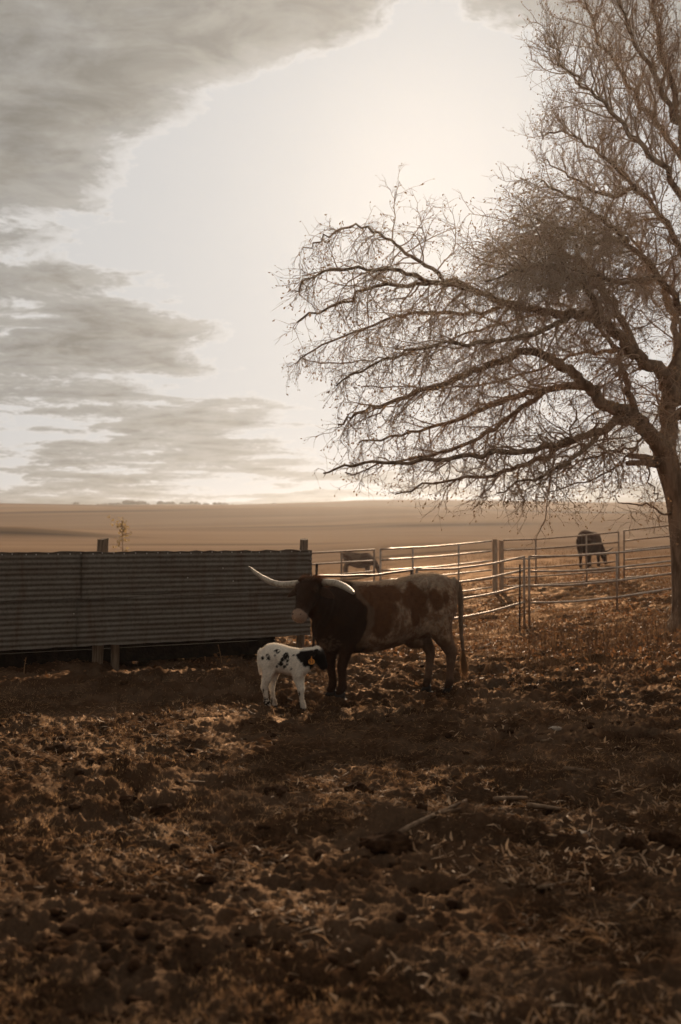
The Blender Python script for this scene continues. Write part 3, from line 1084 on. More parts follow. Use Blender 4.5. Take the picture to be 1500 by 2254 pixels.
    # brow ridges, horn bases
    for s in (-1, 1):
        c = head_top + hv * (0.27 * hl) + lat * (s * 0.102) + dep * 0.045
        mb.loft([(c - hv * 0.05, 0.018, 0.018, lat, dep), (c, 0.034, 0.032, lat, dep), (c + hv * 0.05, 0.018, 0.018, lat, dep)], 10)
        c = head_top + hv * (0.05 * hl) + lat * (s * 0.07)
        mb.loft([(c, 0.055, 0.055, hv, dep), (c + lat * (s * 0.07), 0.046, 0.046, hv, dep)], 12)
        c = head_top + hv * (0.93 * hl) + lat * (s * 0.040) + dep * 0.028
        mb.loft([(c - hv * 0.03, 0.018, 0.018, lat, dep), (c, 0.026, 0.024, lat, dep), (c + hv * 0.028, 0.016, 0.016, lat, dep)], 10)
    # udder
    mb.loft([(lw(-0.28, 0, 0.60), 0.12, 0.12, LEFT, FWD), (lw(-0.33, 0, 0.54), 0.11, 0.11, LEFT, FWD), (lw(-0.35, 0, 0.50), 0.07, 0.07, LEFT, FWD)], 14)
    # tail
    tail = [lw(-0.78, 0.02, 1.24), lw(-0.85, 0.03, 1.20), lw(-0.885, 0.04, 1.08), lw(-0.875, 0.06, 0.85), lw(-0.875, 0.07, 0.62), lw(-0.895, 0.08, 0.44)]
    mb.tube(tail, [0.05, 0.042, 0.031, 0.026, 0.022, 0.018], 10)
    me = remesh(mb, 0.0125, 4, 'body')
    co = get_co(me)
    # ribs, skin folds and hollows
    nrm = np.empty(len(me.vertices) * 3, dtype=np.float32); me.vertices.foreach_get('normal', nrm); nrm = nrm.reshape(-1, 3)
    fx = co @ np.array(FWD); lx_ = co @ np.array(LEFT)
    onb = sstep(-0.22, -0.05, fx) * (1 - sstep(0.30, 0.42, fx)) * sstep(0.62, 0.80, co[:, 2]) * (1 - sstep(1.08, 1.18, co[:, 2]))
    dsp = 0.0045 * onb * np.sin((fx + 0.12 * co[:, 2]) * 62)
    dsp = dsp + 0.020 * (fbm(co[:, 0] * 4.2, co[:, 1] * 4.2, co[:, 2] * 4.2, oct=3, seed=44) - 0.5)
    dsp = dsp - 0.030 * np.exp(-((fx + 0.22) / 0.07) ** 2 - ((co[:, 2] - 1.06) / 0.10) ** 2)          # flank hollow
    dsp = dsp - 0.022 * np.exp(-((fx - 0.37 + 0.10 * (co[:, 2] - 0.9)) / 0.035) ** 2) * sstep(0.62, 0.75, co[:, 2]) * (1 - sstep(1.10, 1.2, co[:, 2]))
    neckm = sstep(0.66, 0.74, fx) * (1 - sstep(0.90, 0.98, fx)) * sstep(0.62, 0.75, co[:, 2])
    dsp = dsp + 0.006 * neckm * np.sin(fx * 75 + co[:, 2] * 18)
    co = (co + nrm * dsp[:, None]).astype(np.float32)
    me.vertices.foreach_set('co', co.ravel()); me.update()
    f = co @ np.array(FWD); l = co @ np.array(LEFT); z = co[:, 2]
    x3, y3, z3 = co[:, 0] * 1.0, co[:, 1] * 1.0, z

    def lx(px):
        return (0.641 - (px - 750) / F_PX * 10.85) / 0.929

    def lz(py):
        return 1.8 - (py - 1170) / F_PX * 10.85
    nz = fbm(x3 * 9, y3 * 9, z3 * 9, oct=4, seed=3) - 0.5
    spk = vnoise(x3 * 55, y3 * 55, z3 * 55, seed=8)
    spk2 = vnoise(x3 * 24, y3 * 24, z3 * 24, seed=9)
    dark = np.array([0.040, 0.018, 0.0095]); brown = np.array([0.130, 0.055, 0.024]); red = np.array([0.23, 0.085, 0.035])
    roan = np.array([0.46, 0.310, 0.200]); grey = np.array([0.43, 0.325, 0.235])
    spk3 = fbm(x3 * 14, y3 * 14, z3 * 14, oct=3, gain=0.6, seed=15)
    fleck = sstep(0.46, 0.60, 0.6 * spk3 + 0.4 * spk)[:, None] * 0.8
    base = roan[None] * (0.55 + 0.75 * spk[:, None]) * (0.70 + 0.5 * spk2[:, None])
    base = base * (1 - fleck) + brown[None] * 1.3 * fleck
    top = sstep(1.13, 1.27, z + nz * 0.12)[:, None]
    c = base * (1 - top) + (grey[None] * (0.70 + 0.45 * spk[:, None]) * (1 - 0.7 * fleck) + brown[None] * 1.3 * 0.7 * fleck) * top

    def patch(c, m, colr):
        m = np.clip(m, 0, 1)[:, None]
        return c * (1 - m) + colr[None] * (0.8 + 0.4 * spk2[:, None]) * m

    def ell(px, py, rx, ry, rot=0.0, soft=0.22):
        sx = rx / F_PX * 10.85 / 0.929; sy = ry / F_PX * 10.85
        du = -(f - lx(px)); dv = z - lz(py)
        cu = du * math.cos(rot) + dv * math.sin(rot); cvv = -du * math.sin(rot) + dv * math.cos(rot)
        q = np.sqrt((cu / sx) ** 2 + (cvv / sy) ** 2) + nz * 1.1 + (spk3 - 0.5) * 0.5
        return 1 - sstep(1 - soft, 1 + soft, q)
    for e in ((832, 1335, 36, 52), (836, 1372, 26, 30), (868, 1305, 26, 20), (922, 1322, 21, 38, 0.25), (917, 1362, 11, 20), (964, 1322, 15, 25), (988, 1318, 8, 16), (900, 1318, 16, 22)):
        c = patch(c, ell(*e), brown)
    # belly and lower flank mottled brown
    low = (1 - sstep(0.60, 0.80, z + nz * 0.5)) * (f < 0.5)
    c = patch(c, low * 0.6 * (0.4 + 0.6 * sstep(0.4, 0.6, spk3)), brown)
    # dark forequarter, pale edge just behind it
    fe = f + 0.05 * np.sin(z * 9) + nz * 0.10
    c = patch(c, sstep(0.355, 0.385, fe) * (1 - sstep(0.40, 0.43, fe)) * 0.8 * (z > 0.6), np.array([0.17, 0.105, 0.068]))
    fore = sstep(0.405, 0.44, fe)
    c = patch(c, fore, dark)
    # legs
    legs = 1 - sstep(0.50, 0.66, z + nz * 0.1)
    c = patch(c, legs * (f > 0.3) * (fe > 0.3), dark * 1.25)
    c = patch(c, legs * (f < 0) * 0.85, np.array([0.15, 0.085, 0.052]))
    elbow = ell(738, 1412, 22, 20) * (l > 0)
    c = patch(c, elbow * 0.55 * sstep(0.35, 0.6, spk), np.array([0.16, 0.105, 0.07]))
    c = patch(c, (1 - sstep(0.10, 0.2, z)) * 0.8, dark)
    # head: reddish poll, pale muzzle
    q = ((co - np.array(head_top)[None]) @ np.array(hv)) / hl
    rad = np.linalg.norm(co - np.array(head_top)[None] - np.array(hv)[None] * np.clip(q, 0, 1)[:, None] * hl, axis=1)
    onhead = (rad < 0.20) & (f > 0.86)
    c = patch(c, (1 - sstep(-0.02, 0.16, q)) * onhead * (z > 1.17), red)
    c = patch(c, onhead * (q > 0.0) * (f > 0.93) * 0.6, np.array([0.062, 0.027, 0.0135]))
    c = patch(c, sstep(0.835, 0.865, q + nz * 0.10) * onhead, np.array([0.38, 0.25, 0.175]))
    for s_ in (-1, 1):
        ec_ = np.array(head_top + hv * (0.30 * hl) + lat * (s_ * 0.114) + dep * 0.040)
        c = patch(c, (1 - sstep(0.022, 0.040, np.linalg.norm(co - ec_[None], axis=1))) * 0.8, np.array([0.11, 0.055, 0.03]))
    tl = (f < -0.845)
    c = patch(c, tl * 0.8, np.array([0.20, 0.135, 0.09]))
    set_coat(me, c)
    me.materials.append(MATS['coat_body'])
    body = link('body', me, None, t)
    back = -np.array(FWD) + np.array([0, 0, -0.5])

    def ln(p):
        qq = ((p - np.array(head_top)[None]) @ np.array(hv)) / hl
        poll = (np.abs(qq) < 0.12) & (p[:, 2] > 1.22) & ((p @ np.array(FWD)) > 0.86)
        return 1.0 + 2.2 * poll
    link('coat_hair', fur(me, c, 120000, 0.026, 0.0021, back, 0.55, 5, ln), None, t, kind='stuff')
    # pale long hair along the topline, extra pale and glossy as a painted-in sun rim, and fuzz on the outline of the legs
    def wtop(p, n):
        return np.clip(n[:, 2] - 0.84, 0, 1) * (p[:, 2] > 1.15) + 0.0
    pale = np.tile(np.array([[0.62, 0.47, 0.33]]), (len(me.vertices), 1)) * (0.6 + 0.4 * (1 - fore[:, None])) * np.where(fore[:, None] > 0.5, np.array([[0.55, 0.42, 0.34]]), 1.0)
    th_me = fur(me, pale, 9000, 0.030, 0.0022, back, 1.7, 15, None, wtop)
    th_me.materials.clear(); th_me.materials.append(MATS['coat_topline_rim'])
    link('topline_rim_hair', th_me, None, t, kind='stuff')
    # hooves
    for L in (front_n, front_f, hind_n, hind_f):
        p = Vector(L[-1][0]); p.z = -0.01
        link('hoof', hoof_mesh(p, FWD, LEFT).mesh('hoof', None, True), MATS['hoof'], t)
    # horns
    hl_pts = [P(668, 1283, 10.47), P(645, 1286, 10.56), P(622, 1287, 10.68), P(600, 1282, 10.79), P(580, 1272, 10.87), P(564, 1261, 10.92), P(553, 1251, 10.95), P(547, 1246, 10.96)]
    hr_pts = [P(706, 1282, 10.44), P(722, 1282, 10.36), P(738, 1283, 10.24), P(752, 1288, 10.10), P(764, 1294, 9.96), P(773, 1300, 9.84), P(778, 1304, 9.76), P(780, 1304, 9.70)]
    for pts, nm in ((hl_pts, 'left'), (hr_pts, 'right')):
        mb = MB()
        fine = []
        rad_ = []
        prof = (0.037, 0.037, 0.035, 0.032, 0.027, 0.020, 0.012, 0.004) if nm == 'left' else (0.036, 0.036, 0.036, 0.035, 0.032, 0.027, 0.019, 0.006)
        for i in range(len(pts) - 1):
            for j in range(4):
                k = j / 4
                # Catmull-Rom
                p_0 = pts[max(i - 1, 0)]; p_1 = pts[i]; p_2 = pts[i + 1]; p_3 = pts[min(i + 2, len(pts) - 1)]
                fine.append(0.5 * ((2 * p_1) + (p_2 - p_0) * k + (2 * p_0 - 5 * p_1 + 4 * p_2 - p_3) * k * k + (3 * p_1 - p_0 - 3 * p_2 + p_3) * k ** 3) - org)
                rad_.append(prof[i] + (prof[i + 1] - prof[i]) * k)
        fine.append(pts[-1] - org); rad_.append(prof[-1])
        mb.tube(fine, rad_, 14)
        link('horn', mb.mesh('horn', None, True), MATS['horn'], t)
    # ears
    for s in (-1, 1):
        root = head_top + hv * (0.19 * hl) + lat * (s * 0.095) - dep * 0.05
        tip = root + lat * (s * 0.175) + hv * 0.050 - dep * 0.045
        em = ear_mesh(root, tip, hv, dep).mesh('ear', None, True)
        set_coat(em, np.tile(np.array([[0.055, 0.024, 0.012]]), (len(em.vertices), 1)))
        em.materials.append(MATS['coat_body'])
        e = link('ear', em, None, t)
        ec = np.tile(np.array([[0.11, 0.055, 0.03]]), (len(em.vertices), 1))
        link('ear_hair', fur(em, ec, 1600, 0.022, 0.002, np.array(lat * s), 0.4, 9), None, e, kind='stuff')
    # eyes and nostrils
    for s in (-1, 1):
        c_ = head_top + hv * (0.30 * hl) + lat * (s * 0.114) + dep * 0.040
        mb = MB()
        mb.loft([(c_ + lat * (s * (-0.016)), 0.004, 0.004, hv, dep), (c_ + lat * (s * -0.008), 0.019, 0.016, hv, dep), (c_, 0.021, 0.018, hv, dep), (c_ + lat * (s * 0.009), 0.014, 0.012, hv, dep), (c_ + lat * (s * 0.013), 0.004, 0.004, hv, dep)], 12)
        link('eye', mb.mesh('eye', None, True), MATS['eye'], t)
        c_ = head_top + hv * (0.945 * hl) + lat * (s * 0.044) + dep * 0.046
        mb = MB()
        mb.loft([(c_ - dep * 0.006, 0.008, 0.006, hv, lat), (c_ + dep * 0.001, 0.016, 0.010, hv, lat), (c_ + dep * 0.0045, 0.008, 0.005, hv, lat)], 10)
        link('nostril', mb.mesh('nostril', None, True), MATS['nostril'], t)
    # tail switch: long hair
    rng = random.Random(12)
    mb = MB()
    for i in range(420):
        q0 = lw(-0.892 + rng.gauss(0, 0.008), 0.08 + rng.gauss(0, 0.012), 0.46 - rng.random() * 0.14)
        L = rng.uniform(0.12, 0.24)
        q1 = q0 + lw(-0.012 + rng.gauss(0, 0.014), rng.gauss(0, 0.016), -L * 0.5)
        q2 = q1 + lw(-0.016 + rng.gauss(0, 0.016), rng.gauss(0, 0.018), -L * 0.5)
        s = Vector((rng.uniform(-1, 1), rng.uniform(-1, 1), 0)).normalized() * 0.0022
        b = len(mb.v)
        mb.v += [q0 - s, q0 + s, q1 + s, q1 - s, q2]
        mb.f += [(b, b + 1, b + 2, b + 3), (b + 3, b + 2, b + 4)]
    m2 = mb.mesh('tail_switch')
    set_coat(m2, np.tile(np.array([[0.30, 0.16, 0.075]]), (len(m2.vertices), 1)))
    m2.materials.append(MATS['coat_fur'])
    link('tail_switch', m2, None, t)
    return t


build_cow()


def build_calf():
    cf = Vector((0.975, -0.22, 0)).normalized()      # faces right, a little to the camera
    cl = Vector((-cf.y, cf.x, 0))                    # its left: away from the camera
    O = Vector((PX(627, 10.12), 10.12, 0))
    org = O.copy()
    t = thing('calf', 'small white calf with black spots, dark head and orange ear tag', 'calf', org)

    def lc(f, l, z):
        return cf * (f * 0.90) + cl * l + UPV * z
    mb = MB()
    rings = []
    for (x, top, bot, hw) in ((-0.275, 0.55, 0.46, 0.03), (-0.255, 0.61, 0.42, 0.075), (-0.20, 0.655, 0.385, 0.105), (-0.12, 0.668, 0.37, 0.115), (-0.03, 0.655, 0.365, 0.118), (0.06, 0.632, 0.35, 0.118),
                              (0.14, 0.622, 0.335, 0.110), (0.20, 0.610, 0.335, 0.098), (0.255, 0.58, 0.36, 0.078), (0.285, 0.54, 0.40, 0.045)):
        rings.append((cf * (x * 0.90) + UPV * ((top + bot) / 2), hw, (top - bot) / 2, cl, UPV))
    mb.loft(rings, 24, 2.2)
    near, far = -1, 1
    FL = []
    for s, df in ((near, 0.012), (far, -0.018)):
        FL.append([(lc(0.165, s * 0.062, 0.47), 0.075, 0.045), (lc(0.165 + df * 0.3, s * 0.064, 0.385), 0.066, 0.042), (lc(0.172 + df * 0.5, s * 0.060, 0.31), 0.047, 0.036), (lc(0.19 + df, s * 0.056, 0.245), 0.036, 0.032),
                   (lc(0.197 + df, s * 0.054, 0.215), 0.039, 0.036), (lc(0.20 + df, s * 0.052, 0.17), 0.024, 0.023), (lc(0.207 + df, s * 0.050, 0.11), 0.020, 0.019), (lc(0.212 + df, s * 0.048, 0.075), 0.030, 0.027), (lc(0.222 + df, s * 0.048, 0.045), 0.026, 0.026), (lc(0.228 + df, s * 0.048, 0.025), 0.028, 0.026)])
    for s, df in ((near, 0.0), (far, 0.045)):
        FL.append([(lc(-0.175, s * 0.055, 0.55), 0.095, 0.05), (lc(-0.165 + df * 0.3, s * 0.066, 0.46), 0.094, 0.05), (lc(-0.165 + df * 0.5, s * 0.066, 0.385), 0.072, 0.043), (lc(-0.185 + df * 0.7, s * 0.062, 0.32), 0.053, 0.036), (lc(-0.205 + df * 0.9, s * 0.058, 0.265), 0.040, 0.030),
                   (lc(-0.216 + df, s * 0.055, 0.225), 0.038, 0.029), (lc(-0.205 + df, s * 0.053, 0.17), 0.025, 0.022), (lc(-0.196 + df, s * 0.052, 0.11), 0.021, 0.019), (lc(-0.19 + df, s * 0.051, 0.075), 0.030, 0.028), (lc(-0.178 + df, s * 0.05, 0.045), 0.027, 0.027), (lc(-0.17 + df, s * 0.05, 0.025), 0.029, 0.027)])
    for L in FL:
        leg_rings(mb, L, cf, cl)
    # neck and head: the head looks on to the right and down, away from us a little
    poll = lc(0.345, 0.02, 0.625)
    hv = (cf * 0.40 + UPV * -0.88 + cl * 0.22).normalized()
    hl = 0.235
    flat = (cf * 0.95 + cl * 0.30).normalized()
    lat = Vector((-flat.y, flat.x, 0))
    dep = lat.cross(hv).normalized()
    if dep.dot(flat) < 0:
        dep = -dep
    nk = [(lc(0.16, 0, 0.50), 0.085, 0.115), (lc(0.225, 0.004, 0.52), 0.078, 0.105), (lc(0.28, 0.01, 0.545), 0.068, 0.090), (poll + hv * 0.055 - dep * 0.03, 0.058, 0.075), (poll + hv * 0.06, 0.05, 0.06)]
    cs = [a[0] for a in nk]
    dirs = frame_dirs(cs)
    rings = []
    for (c, a, b), d in zip(nk, dirs):
        u = UPV - d * UPV.dot(d); u.normalize()
        rings.append((c, a, b, d.cross(u), u))
    mb.loft(rings, 16)
    # dewlap
    mb.loft([(lc(0.22, 0, 0.40), 0.045, 0.05, cl, UPV), (lc(0.29, 0.0, 0.44), 0.03, 0.05, cl, UPV), (lc(0.33, 0.01, 0.49), 0.022, 0.035, cl, UPV)], 12)
    hsx = ((-0.05, 0.035, 0.030), (0.06, 0.058, 0.052), (0.22, 0.066, 0.066), (0.38, 0.064, 0.070), (0.54, 0.052, 0.062), (0.70, 0.042, 0.052), (0.84, 0.040, 0.045), (0.95, 0.040, 0.038), (1.02, 0.025, 0.024))
    mb.loft([(poll + hv * (q * hl), a, b, lat, dep) for (q, a, b) in hsx], 18, 2.2)
    tail = [lc(-0.262, 0, 0.60), lc(-0.288, -0.01, 0.575), lc(-0.292, -0.02, 0.50), lc(-0.278, -0.025, 0.40), lc(-0.268, -0.025, 0.345)]
    mb.tube(tail, [0.022, 0.021, 0.019, 0.017, 0.012], 10)
    me = remesh(mb, 0.0078, 4, 'body')
    co = get_co(me)
    f = co @ np.array(cf) / 0.90; l = co @ np.array(cl); z = co[:, 2]
    nz = fbm(co[:, 0] * 22, co[:, 1] * 22, co[:, 2] * 22, oct=3, seed=4) - 0.5
    spk = vnoise(co[:, 0] * 70, co[:, 1] * 70, co[:, 2] * 70, seed=6)
    white = np.array([0.80, 0.715, 0.605]); black = np.array([0.018, 0.012, 0.009]); pink = np.array([0.62, 0.46, 0.35])
    c = white[None] * (0.90 + 0.15 * spk[:, None])
    dirt = (sstep(0.52, 0.66, fbm(co[:, 0] * 9, co[:, 1] * 9, co[:, 2] * 9, oct=4, seed=14)) * 0.35 + 0.45 * (1 - sstep(0.05, 0.30, z)) * sstep(0.35, 0.6, fbm(co[:, 0] * 14, co[:, 1] * 14, co[:, 2] * 14, oct=3, seed=16)))[:, None]
    c = c * (1 - dirt) + np.array([0.30, 0.20, 0.13])[None] * dirt
    lowb = (1 - sstep(0.36, 0.44, z)) * (z > 0.33) * (np.abs(l) < 0.09)
    c = c * (1 - 0.5 * lowb[:, None]) + pink[None] * 0.5 * lowb[:, None]

    frag = fbm(co[:, 0] * 55, co[:, 1] * 55, co[:, 2] * 55, oct=3, gain=0.55, seed=24)

    def cx_(px):
        return ((px - 627) / F_PX * 10.05) / 0.975 / 0.90

    def cz_(py):
        return 1.8 - (py - 1170) / F_PX * 10.02

    def spot(c, px, py, rx, ry, rough=1.5, soft=0.16, side=None):
        rx = rx * 0.92; ry = ry * 0.92
        sx = rx / F_PX * 10.05 / 0.975; sy = ry / F_PX * 10.05
        q = np.sqrt(((f - cx_(px)) / (sx * 1.45)) ** 2 + ((z - cz_(py)) / (sy * 1.45)) ** 2)
        m = (1 - sstep(0.75, 1.0, q + nz * 0.8)) * sstep(0.43, 0.50, frag + 0.16 * (1 - q))
        if side is not None:
            m = m * (l * side > -0.02)
        m = m[:, None]
        return c * (1 - m) + black[None] * m
    for e in ((585, 1448, 4, 4), (598, 1449, 5, 6), (596, 1442, 4, 3), (617, 1433, 7, 4), (637, 1442, 6, 8), (630, 1449, 4, 6), (639, 1452, 5, 4), (626, 1460, 7, 5), (634, 1466, 5, 4), (640, 1461, 3, 3), (618, 1466, 4, 3), (613, 1442, 2, 2), (653, 1441, 2, 2), (648, 1471, 2, 2)):
        c = spot(c, *e, side=-1)
    # dark neck and head
    q = ((co - np.array(poll)[None]) @ np.array(hv)) / hl
    edge = 0.195 + 0.035 * np.sin(z * 30) + nz * 0.07
    m = (sstep(0.0, 0.012, f - edge) * sstep(0.0, 0.015, z - (0.43 + (f - 0.2) * 0.15 + nz * 0.05)) * (1 - sstep(0.595, 0.61, z - (f - 0.25) * 0.1)) * (f < 0.37))
    head = sstep(-0.02, 0.03, q) * (f > 0.30)
    m = np.maximum(m, head)[:, None]
    c = c * (1 - m) + black[None] * m
    star = np.exp(-(((q - 0.03) / 0.12) ** 2)) * ((co - np.array(poll)[None]) @ np.array(dep) > -0.02) * (f > 0.32) * (np.abs((co - np.array(poll)[None]) @ np.array(lat)) < 0.05)
    c = c * (1 - star[:, None]) + white[None] * star[:, None]
    # socks
    for (px, py, rx, ry) in ((588, 1545, 8, 8), (594, 1546, 6, 7), (661, 1548, 6, 7), (585, 1522, 2, 5), (665, 1526, 2, 5)):
        c = spot(c, px, py, rx, ry, 0.8)
    set_coat(me, c)
    me.materials.append(MATS['coat_body'])
    link('body', me, None, t)
    link('coat_hair', fur(me, c * 1.05, 60000, 0.017, 0.0013, -np.array(cf) * 0.6 + np.array([0, 0, -0.8]), 0.65, 8), None, t, kind='stuff')
    for L in FL:
        p = Vector(L[-1][0]); p.z = -0.008
        link('hoof', hoof_mesh(p, cf, cl, 0.56).mesh('hoof', None, True), MATS['hoof'], t)
    ears = []
    for s in (-1, 1):
        root = poll + hv * 0.045 + lat * (s * 0.05) - dep * 0.02
        tip = root + lat * (s * 0.075) - dep * 0.085 + UPV * (0.005 if s == -1 else 0.02)
        em = ear_mesh(root, tip, (UPV + dep * 0.2), (lat * s * 0.7 + dep * 0.7)).mesh('ear', None, True)
        set_coat(em, np.tile(np.array([[0.02, 0.013, 0.010]]), (len(em.vertices), 1)))
        em.materials.append(MATS['coat_body'])
        e = link('ear', em, None, t)
        link('ear_hair', fur(em, np.tile(np.array([[0.03, 0.02, 0.015]]), (len(em.vertices), 1)), 900, 0.014, 0.0014, np.array(lat * s), 0.4, 9), None, e, kind='stuff')
        ears.append((root, tip, e))
    # ear tag on the near ear, facing us
    root, tip, e = ears[0]
    top = root.lerp(tip, 0.50) + Vector((0, -0.024, -0.004))
    nrm = Vector((-0.10, -1, 0.10)).normalized()
    sx = Vector((1, 0, 0)); sx = (sx - nrm * sx.dot(nrm)).normalized(); sz = nrm.cross(sx) * -1
    if sz.z < 0:
        sz = -sz
    outl = [(-0.006, 0.0), (-0.005, -0.018), (-0.010, -0.026), (-0.024, -0.032), (-0.032, -0.044), (-0.033, -0.060), (-0.027, -0.072), (-0.014, -0.079), (0.0, -0.081)]
    outl = outl + [(-a, b) for a, b in reversed(outl[:-1])]
    mb = MB()
    n = len(outl)
    for off in (0.0, 0.0016):
        for a, b in outl:
            mb.v.append(top + sx * a + sz * b + nrm * off)
    mb.f.append(tuple(range(n - 1, -1, -1))); mb.f.append(tuple(range(n, 2 * n)))
    for i in range(n):
        j = (i + 1) % n
        mb.f.append((i, j, n + j, n + i))
    tg = link('ear_tag', mb.mesh('ear_tag'), MATS['ear_tag'], t)
    mb = MB(); mb.tube([top + sz * -0.010 + nrm * -0.010, top + sz * -0.010 + nrm * 0.004], 0.0045, 10)
    link('stud', mb.mesh('stud'), MATS['ear_tag'], tg)
    cu = bpy.data.curves.new('tag_number', 'FONT')
    cu.body = '51'; cu.size = 0.052; cu.align_x = 'CENTER'; cu.align_y = 'CENTER'; cu.extrude = 0.0004; cu.offset = 0.0006
    to = bpy.data.objects.new('tmp_text', cu); COL.objects.link(to)
    dg = bpy.context.evaluated_depsgraph_get(); dg.update()
    tm = bpy.data.meshes.new_from_object(to.evaluated_get(dg))
    bpy.data.objects.remove(to)
    rot = Matrix((sx, sz, nrm)).transposed().to_4x4()
    tm.transform(Matrix.Translation(top + sz * -0.054 + nrm * 0.0024) @ rot)
    tm.materials.clear(); tm.materials.append(MATS['tag_print'])
    link('tag_number', tm, None, tg)
    return t


build_calf()


def far_cow(name, label, px, py, d, yaw, head_side, coat, horns, seed, scale=1.0):
    """a grazing cow seen far off; yaw: direction it faces"""
    fw = Vector((math.cos(yaw), math.sin(yaw), 0)); lf = Vector((-fw.y, fw.x, 0))
    p = P(px, py, d)
    org = Vector((p.x, p.y, h_at(p.x, p.y)))
    t = thing(name, label, 'cow', org, 'cattle grazing behind the pipe fence')
    k = scale

    def q(f, l, z):
        return (fw * f + lf * l + UPV * z) * scale
    mb = MB()
    rings = [(q(x, 0, (a + b) / 2), hw * k, (a - b) / 2 * k, lf, UPV) for (x, a, b, hw) in
             ((-0.82, 1.16, 0.98, 0.06), (-0.72, 1.28, 0.76, 0.21), (-0.5, 1.34, 0.58, 0.30), (-0.3, 1.32, 0.52, 0.33), (-0.05, 1.28, 0.44, 0.38), (0.2, 1.26, 0.42, 0.39), (0.45, 1.28, 0.44, 0.32), (0.62, 1.25, 0.52, 0.23), (0.76, 1.12, 0.60, 0.16))]
    mb.loft(rings, 20, 2.2)
    hooves = []
    for (x, s, st) in ((0.52, -1, 0.10), (0.52, 1, -0.06), (-0.58, -1, -0.05), (-0.58, 1, 0.10)):
        k0 = k; k = k * 1.3
        if x > 0:
            L = [(q(x, s * 0.16, 0.8), 0.13 * k, 0.09 * k), (q(x + st * 0.3, s * 0.15, 0.6), 0.09 * k, 0.07 * k), (q(x + st * 0.6, s * 0.14, 0.4), 0.058 * k, 0.052 * k), (q(x + st, s * 0.14, 0.2), 0.042 * k, 0.04 * k), (q(x + st, s * 0.14, 0.1), 0.052 * k, 0.05 * k), (q(x + st + 0.02, s * 0.14, 0.0), 0.055 * k, 0.05 * k)]
        else:
            L = [(q(x + 0.06, s * 0.15, 1.0), 0.21 * k, 0.12 * k), (q(x + 0.08, s * 0.17, 0.78), 0.17 * k, 0.11 * k), (q(x - 0.04 + st * 0.5, s * 0.16, 0.58), 0.09 * k, 0.07 * k), (q(x - 0.11 + st, s * 0.14, 0.45), 0.066 * k, 0.05 * k), (q(x - 0.09 + st, s * 0.14, 0.2), 0.044 * k, 0.04 * k), (q(x - 0.08 + st, s * 0.14, 0.1), 0.052 * k, 0.05 * k), (q(x - 0.06 + st, s * 0.14, 0.0), 0.055 * k, 0.05 * k)]
        k = k0
        leg_rings(mb, L, fw, lf)
        hooves.append(L[-1][0])
    # neck lowered to graze
    hs_ = head_side
    nk = [(q(0.55, 0, 0.95), 0.18 * k, 0.27 * k), (q(0.78, 0.05 * hs_, 0.85), 0.14 * k, 0.21 * k), (q(0.96, 0.12 * hs_, 0.64), 0.115 * k, 0.16 * k), (q(1.05, 0.18 * hs_, 0.48), 0.10 * k, 0.13 * k)]
    dirs = frame_dirs([a[0] for a in nk])
    rr = []
    for (c, a, b), dd in zip(nk, dirs):
        u = UPV - dd * UPV.dot(dd); u.normalize()
        rr.append((c, a * 1.0, b, dd.cross(u), u))
    mb.loft(rr, 16)
    top = q(1.05, 0.17 * hs_, 0.53); muz = q(1.16, 0.25 * hs_, 0.06)
    hv = (muz - top).normalized(); lat = (lf - hv * lf.dot(hv)).normalized(); dep = hv.cross(lat)
    L = (muz - top).length
    mb.loft([(top + hv * (a * L), b * k, c * k, lat, dep) for a, b, c in ((-0.05, 0.07, 0.06), (0.1, 0.11, 0.10), (0.3, 0.115, 0.12), (0.6, 0.075, 0.10), (0.9, 0.072, 0.075), (1.0, 0.05, 0.05))], 16)
    mb.tube([q(-0.8, 0, 1.24), q(-0.88, 0, 1.15), q(-0.89, 0, 0.8), q(-0.88, 0, 0.45), q(-0.88, 0, 0.3)], [0.04 * k, 0.032 * k, 0.024 * k, 0.03 * k, 0.012 * k], 8)
    me = remesh(mb, 0.024, 4, 'body')
    co = get_co(me)
    nz = fbm(co[:, 0] * 3.2, co[:, 1] * 3.2, co[:, 2] * 3.2, oct=3, seed=seed)
    m = sstep(0.50, 0.56, nz)[:, None]
    c = np.array(coat[0])[None] * (1 - m) + np.array(coat[1])[None] * m
    set_coat(me, c)
    me.materials.append(MATS['coat_far'])
    link('body', me, None, t)
    for p_ in hooves:
        link('hoof', hoof_mesh(Vector((p_.x, p_.y, -0.02)), fw, lf, k).mesh('hoof', None, True), MATS['hoof'], t)
    for s in (-1, 1):
        root = top + hv * 0.07 + lat * (s * 0.09 * k)
        em = ear_mesh(root, root + lat * (s * 0.16 * k) + hv * 0.03, hv, dep).mesh('ear', None, True)
        set_coat(em, np.tile(np.array([coat[0]]), (len(em.vertices), 1)))
        em.materials.append(MATS['coat_far'])
        link('ear', em, None, t)
        mb = MB()
        r0 = top + lat * (s * 0.07 * k)
        mb.tube([r0, r0 + lat * (s * horns * 0.45) + UPV * 0.02, r0 + lat * (s * horns * 0.8) + UPV * 0.07, r0 + lat * (s * horns) + UPV * (0.16 * horns / 0.5)], [0.033, 0.03, 0.02, 0.005], 8)
        link('horn', mb.mesh('horn', None, True), MATS['dull_horn'], t)


far_cow('longhorn_cow', 'distant spotted brown cow grazing side on behind the far panel', 788, 1256, 44, 0.10, -1, ((0.105, 0.050, 0.027), (0.16, 0.092, 0.055)), 0.16, 4, 0.82)
far_cow('longhorn_cow', 'distant dark brown cow grazing seen from behind near the tree', 1298, 1246, 36, 1.02, -1, ((0.080, 0.036, 0.018), (0.062, 0.027, 0.0135)), 0.34, 6, 1.0)


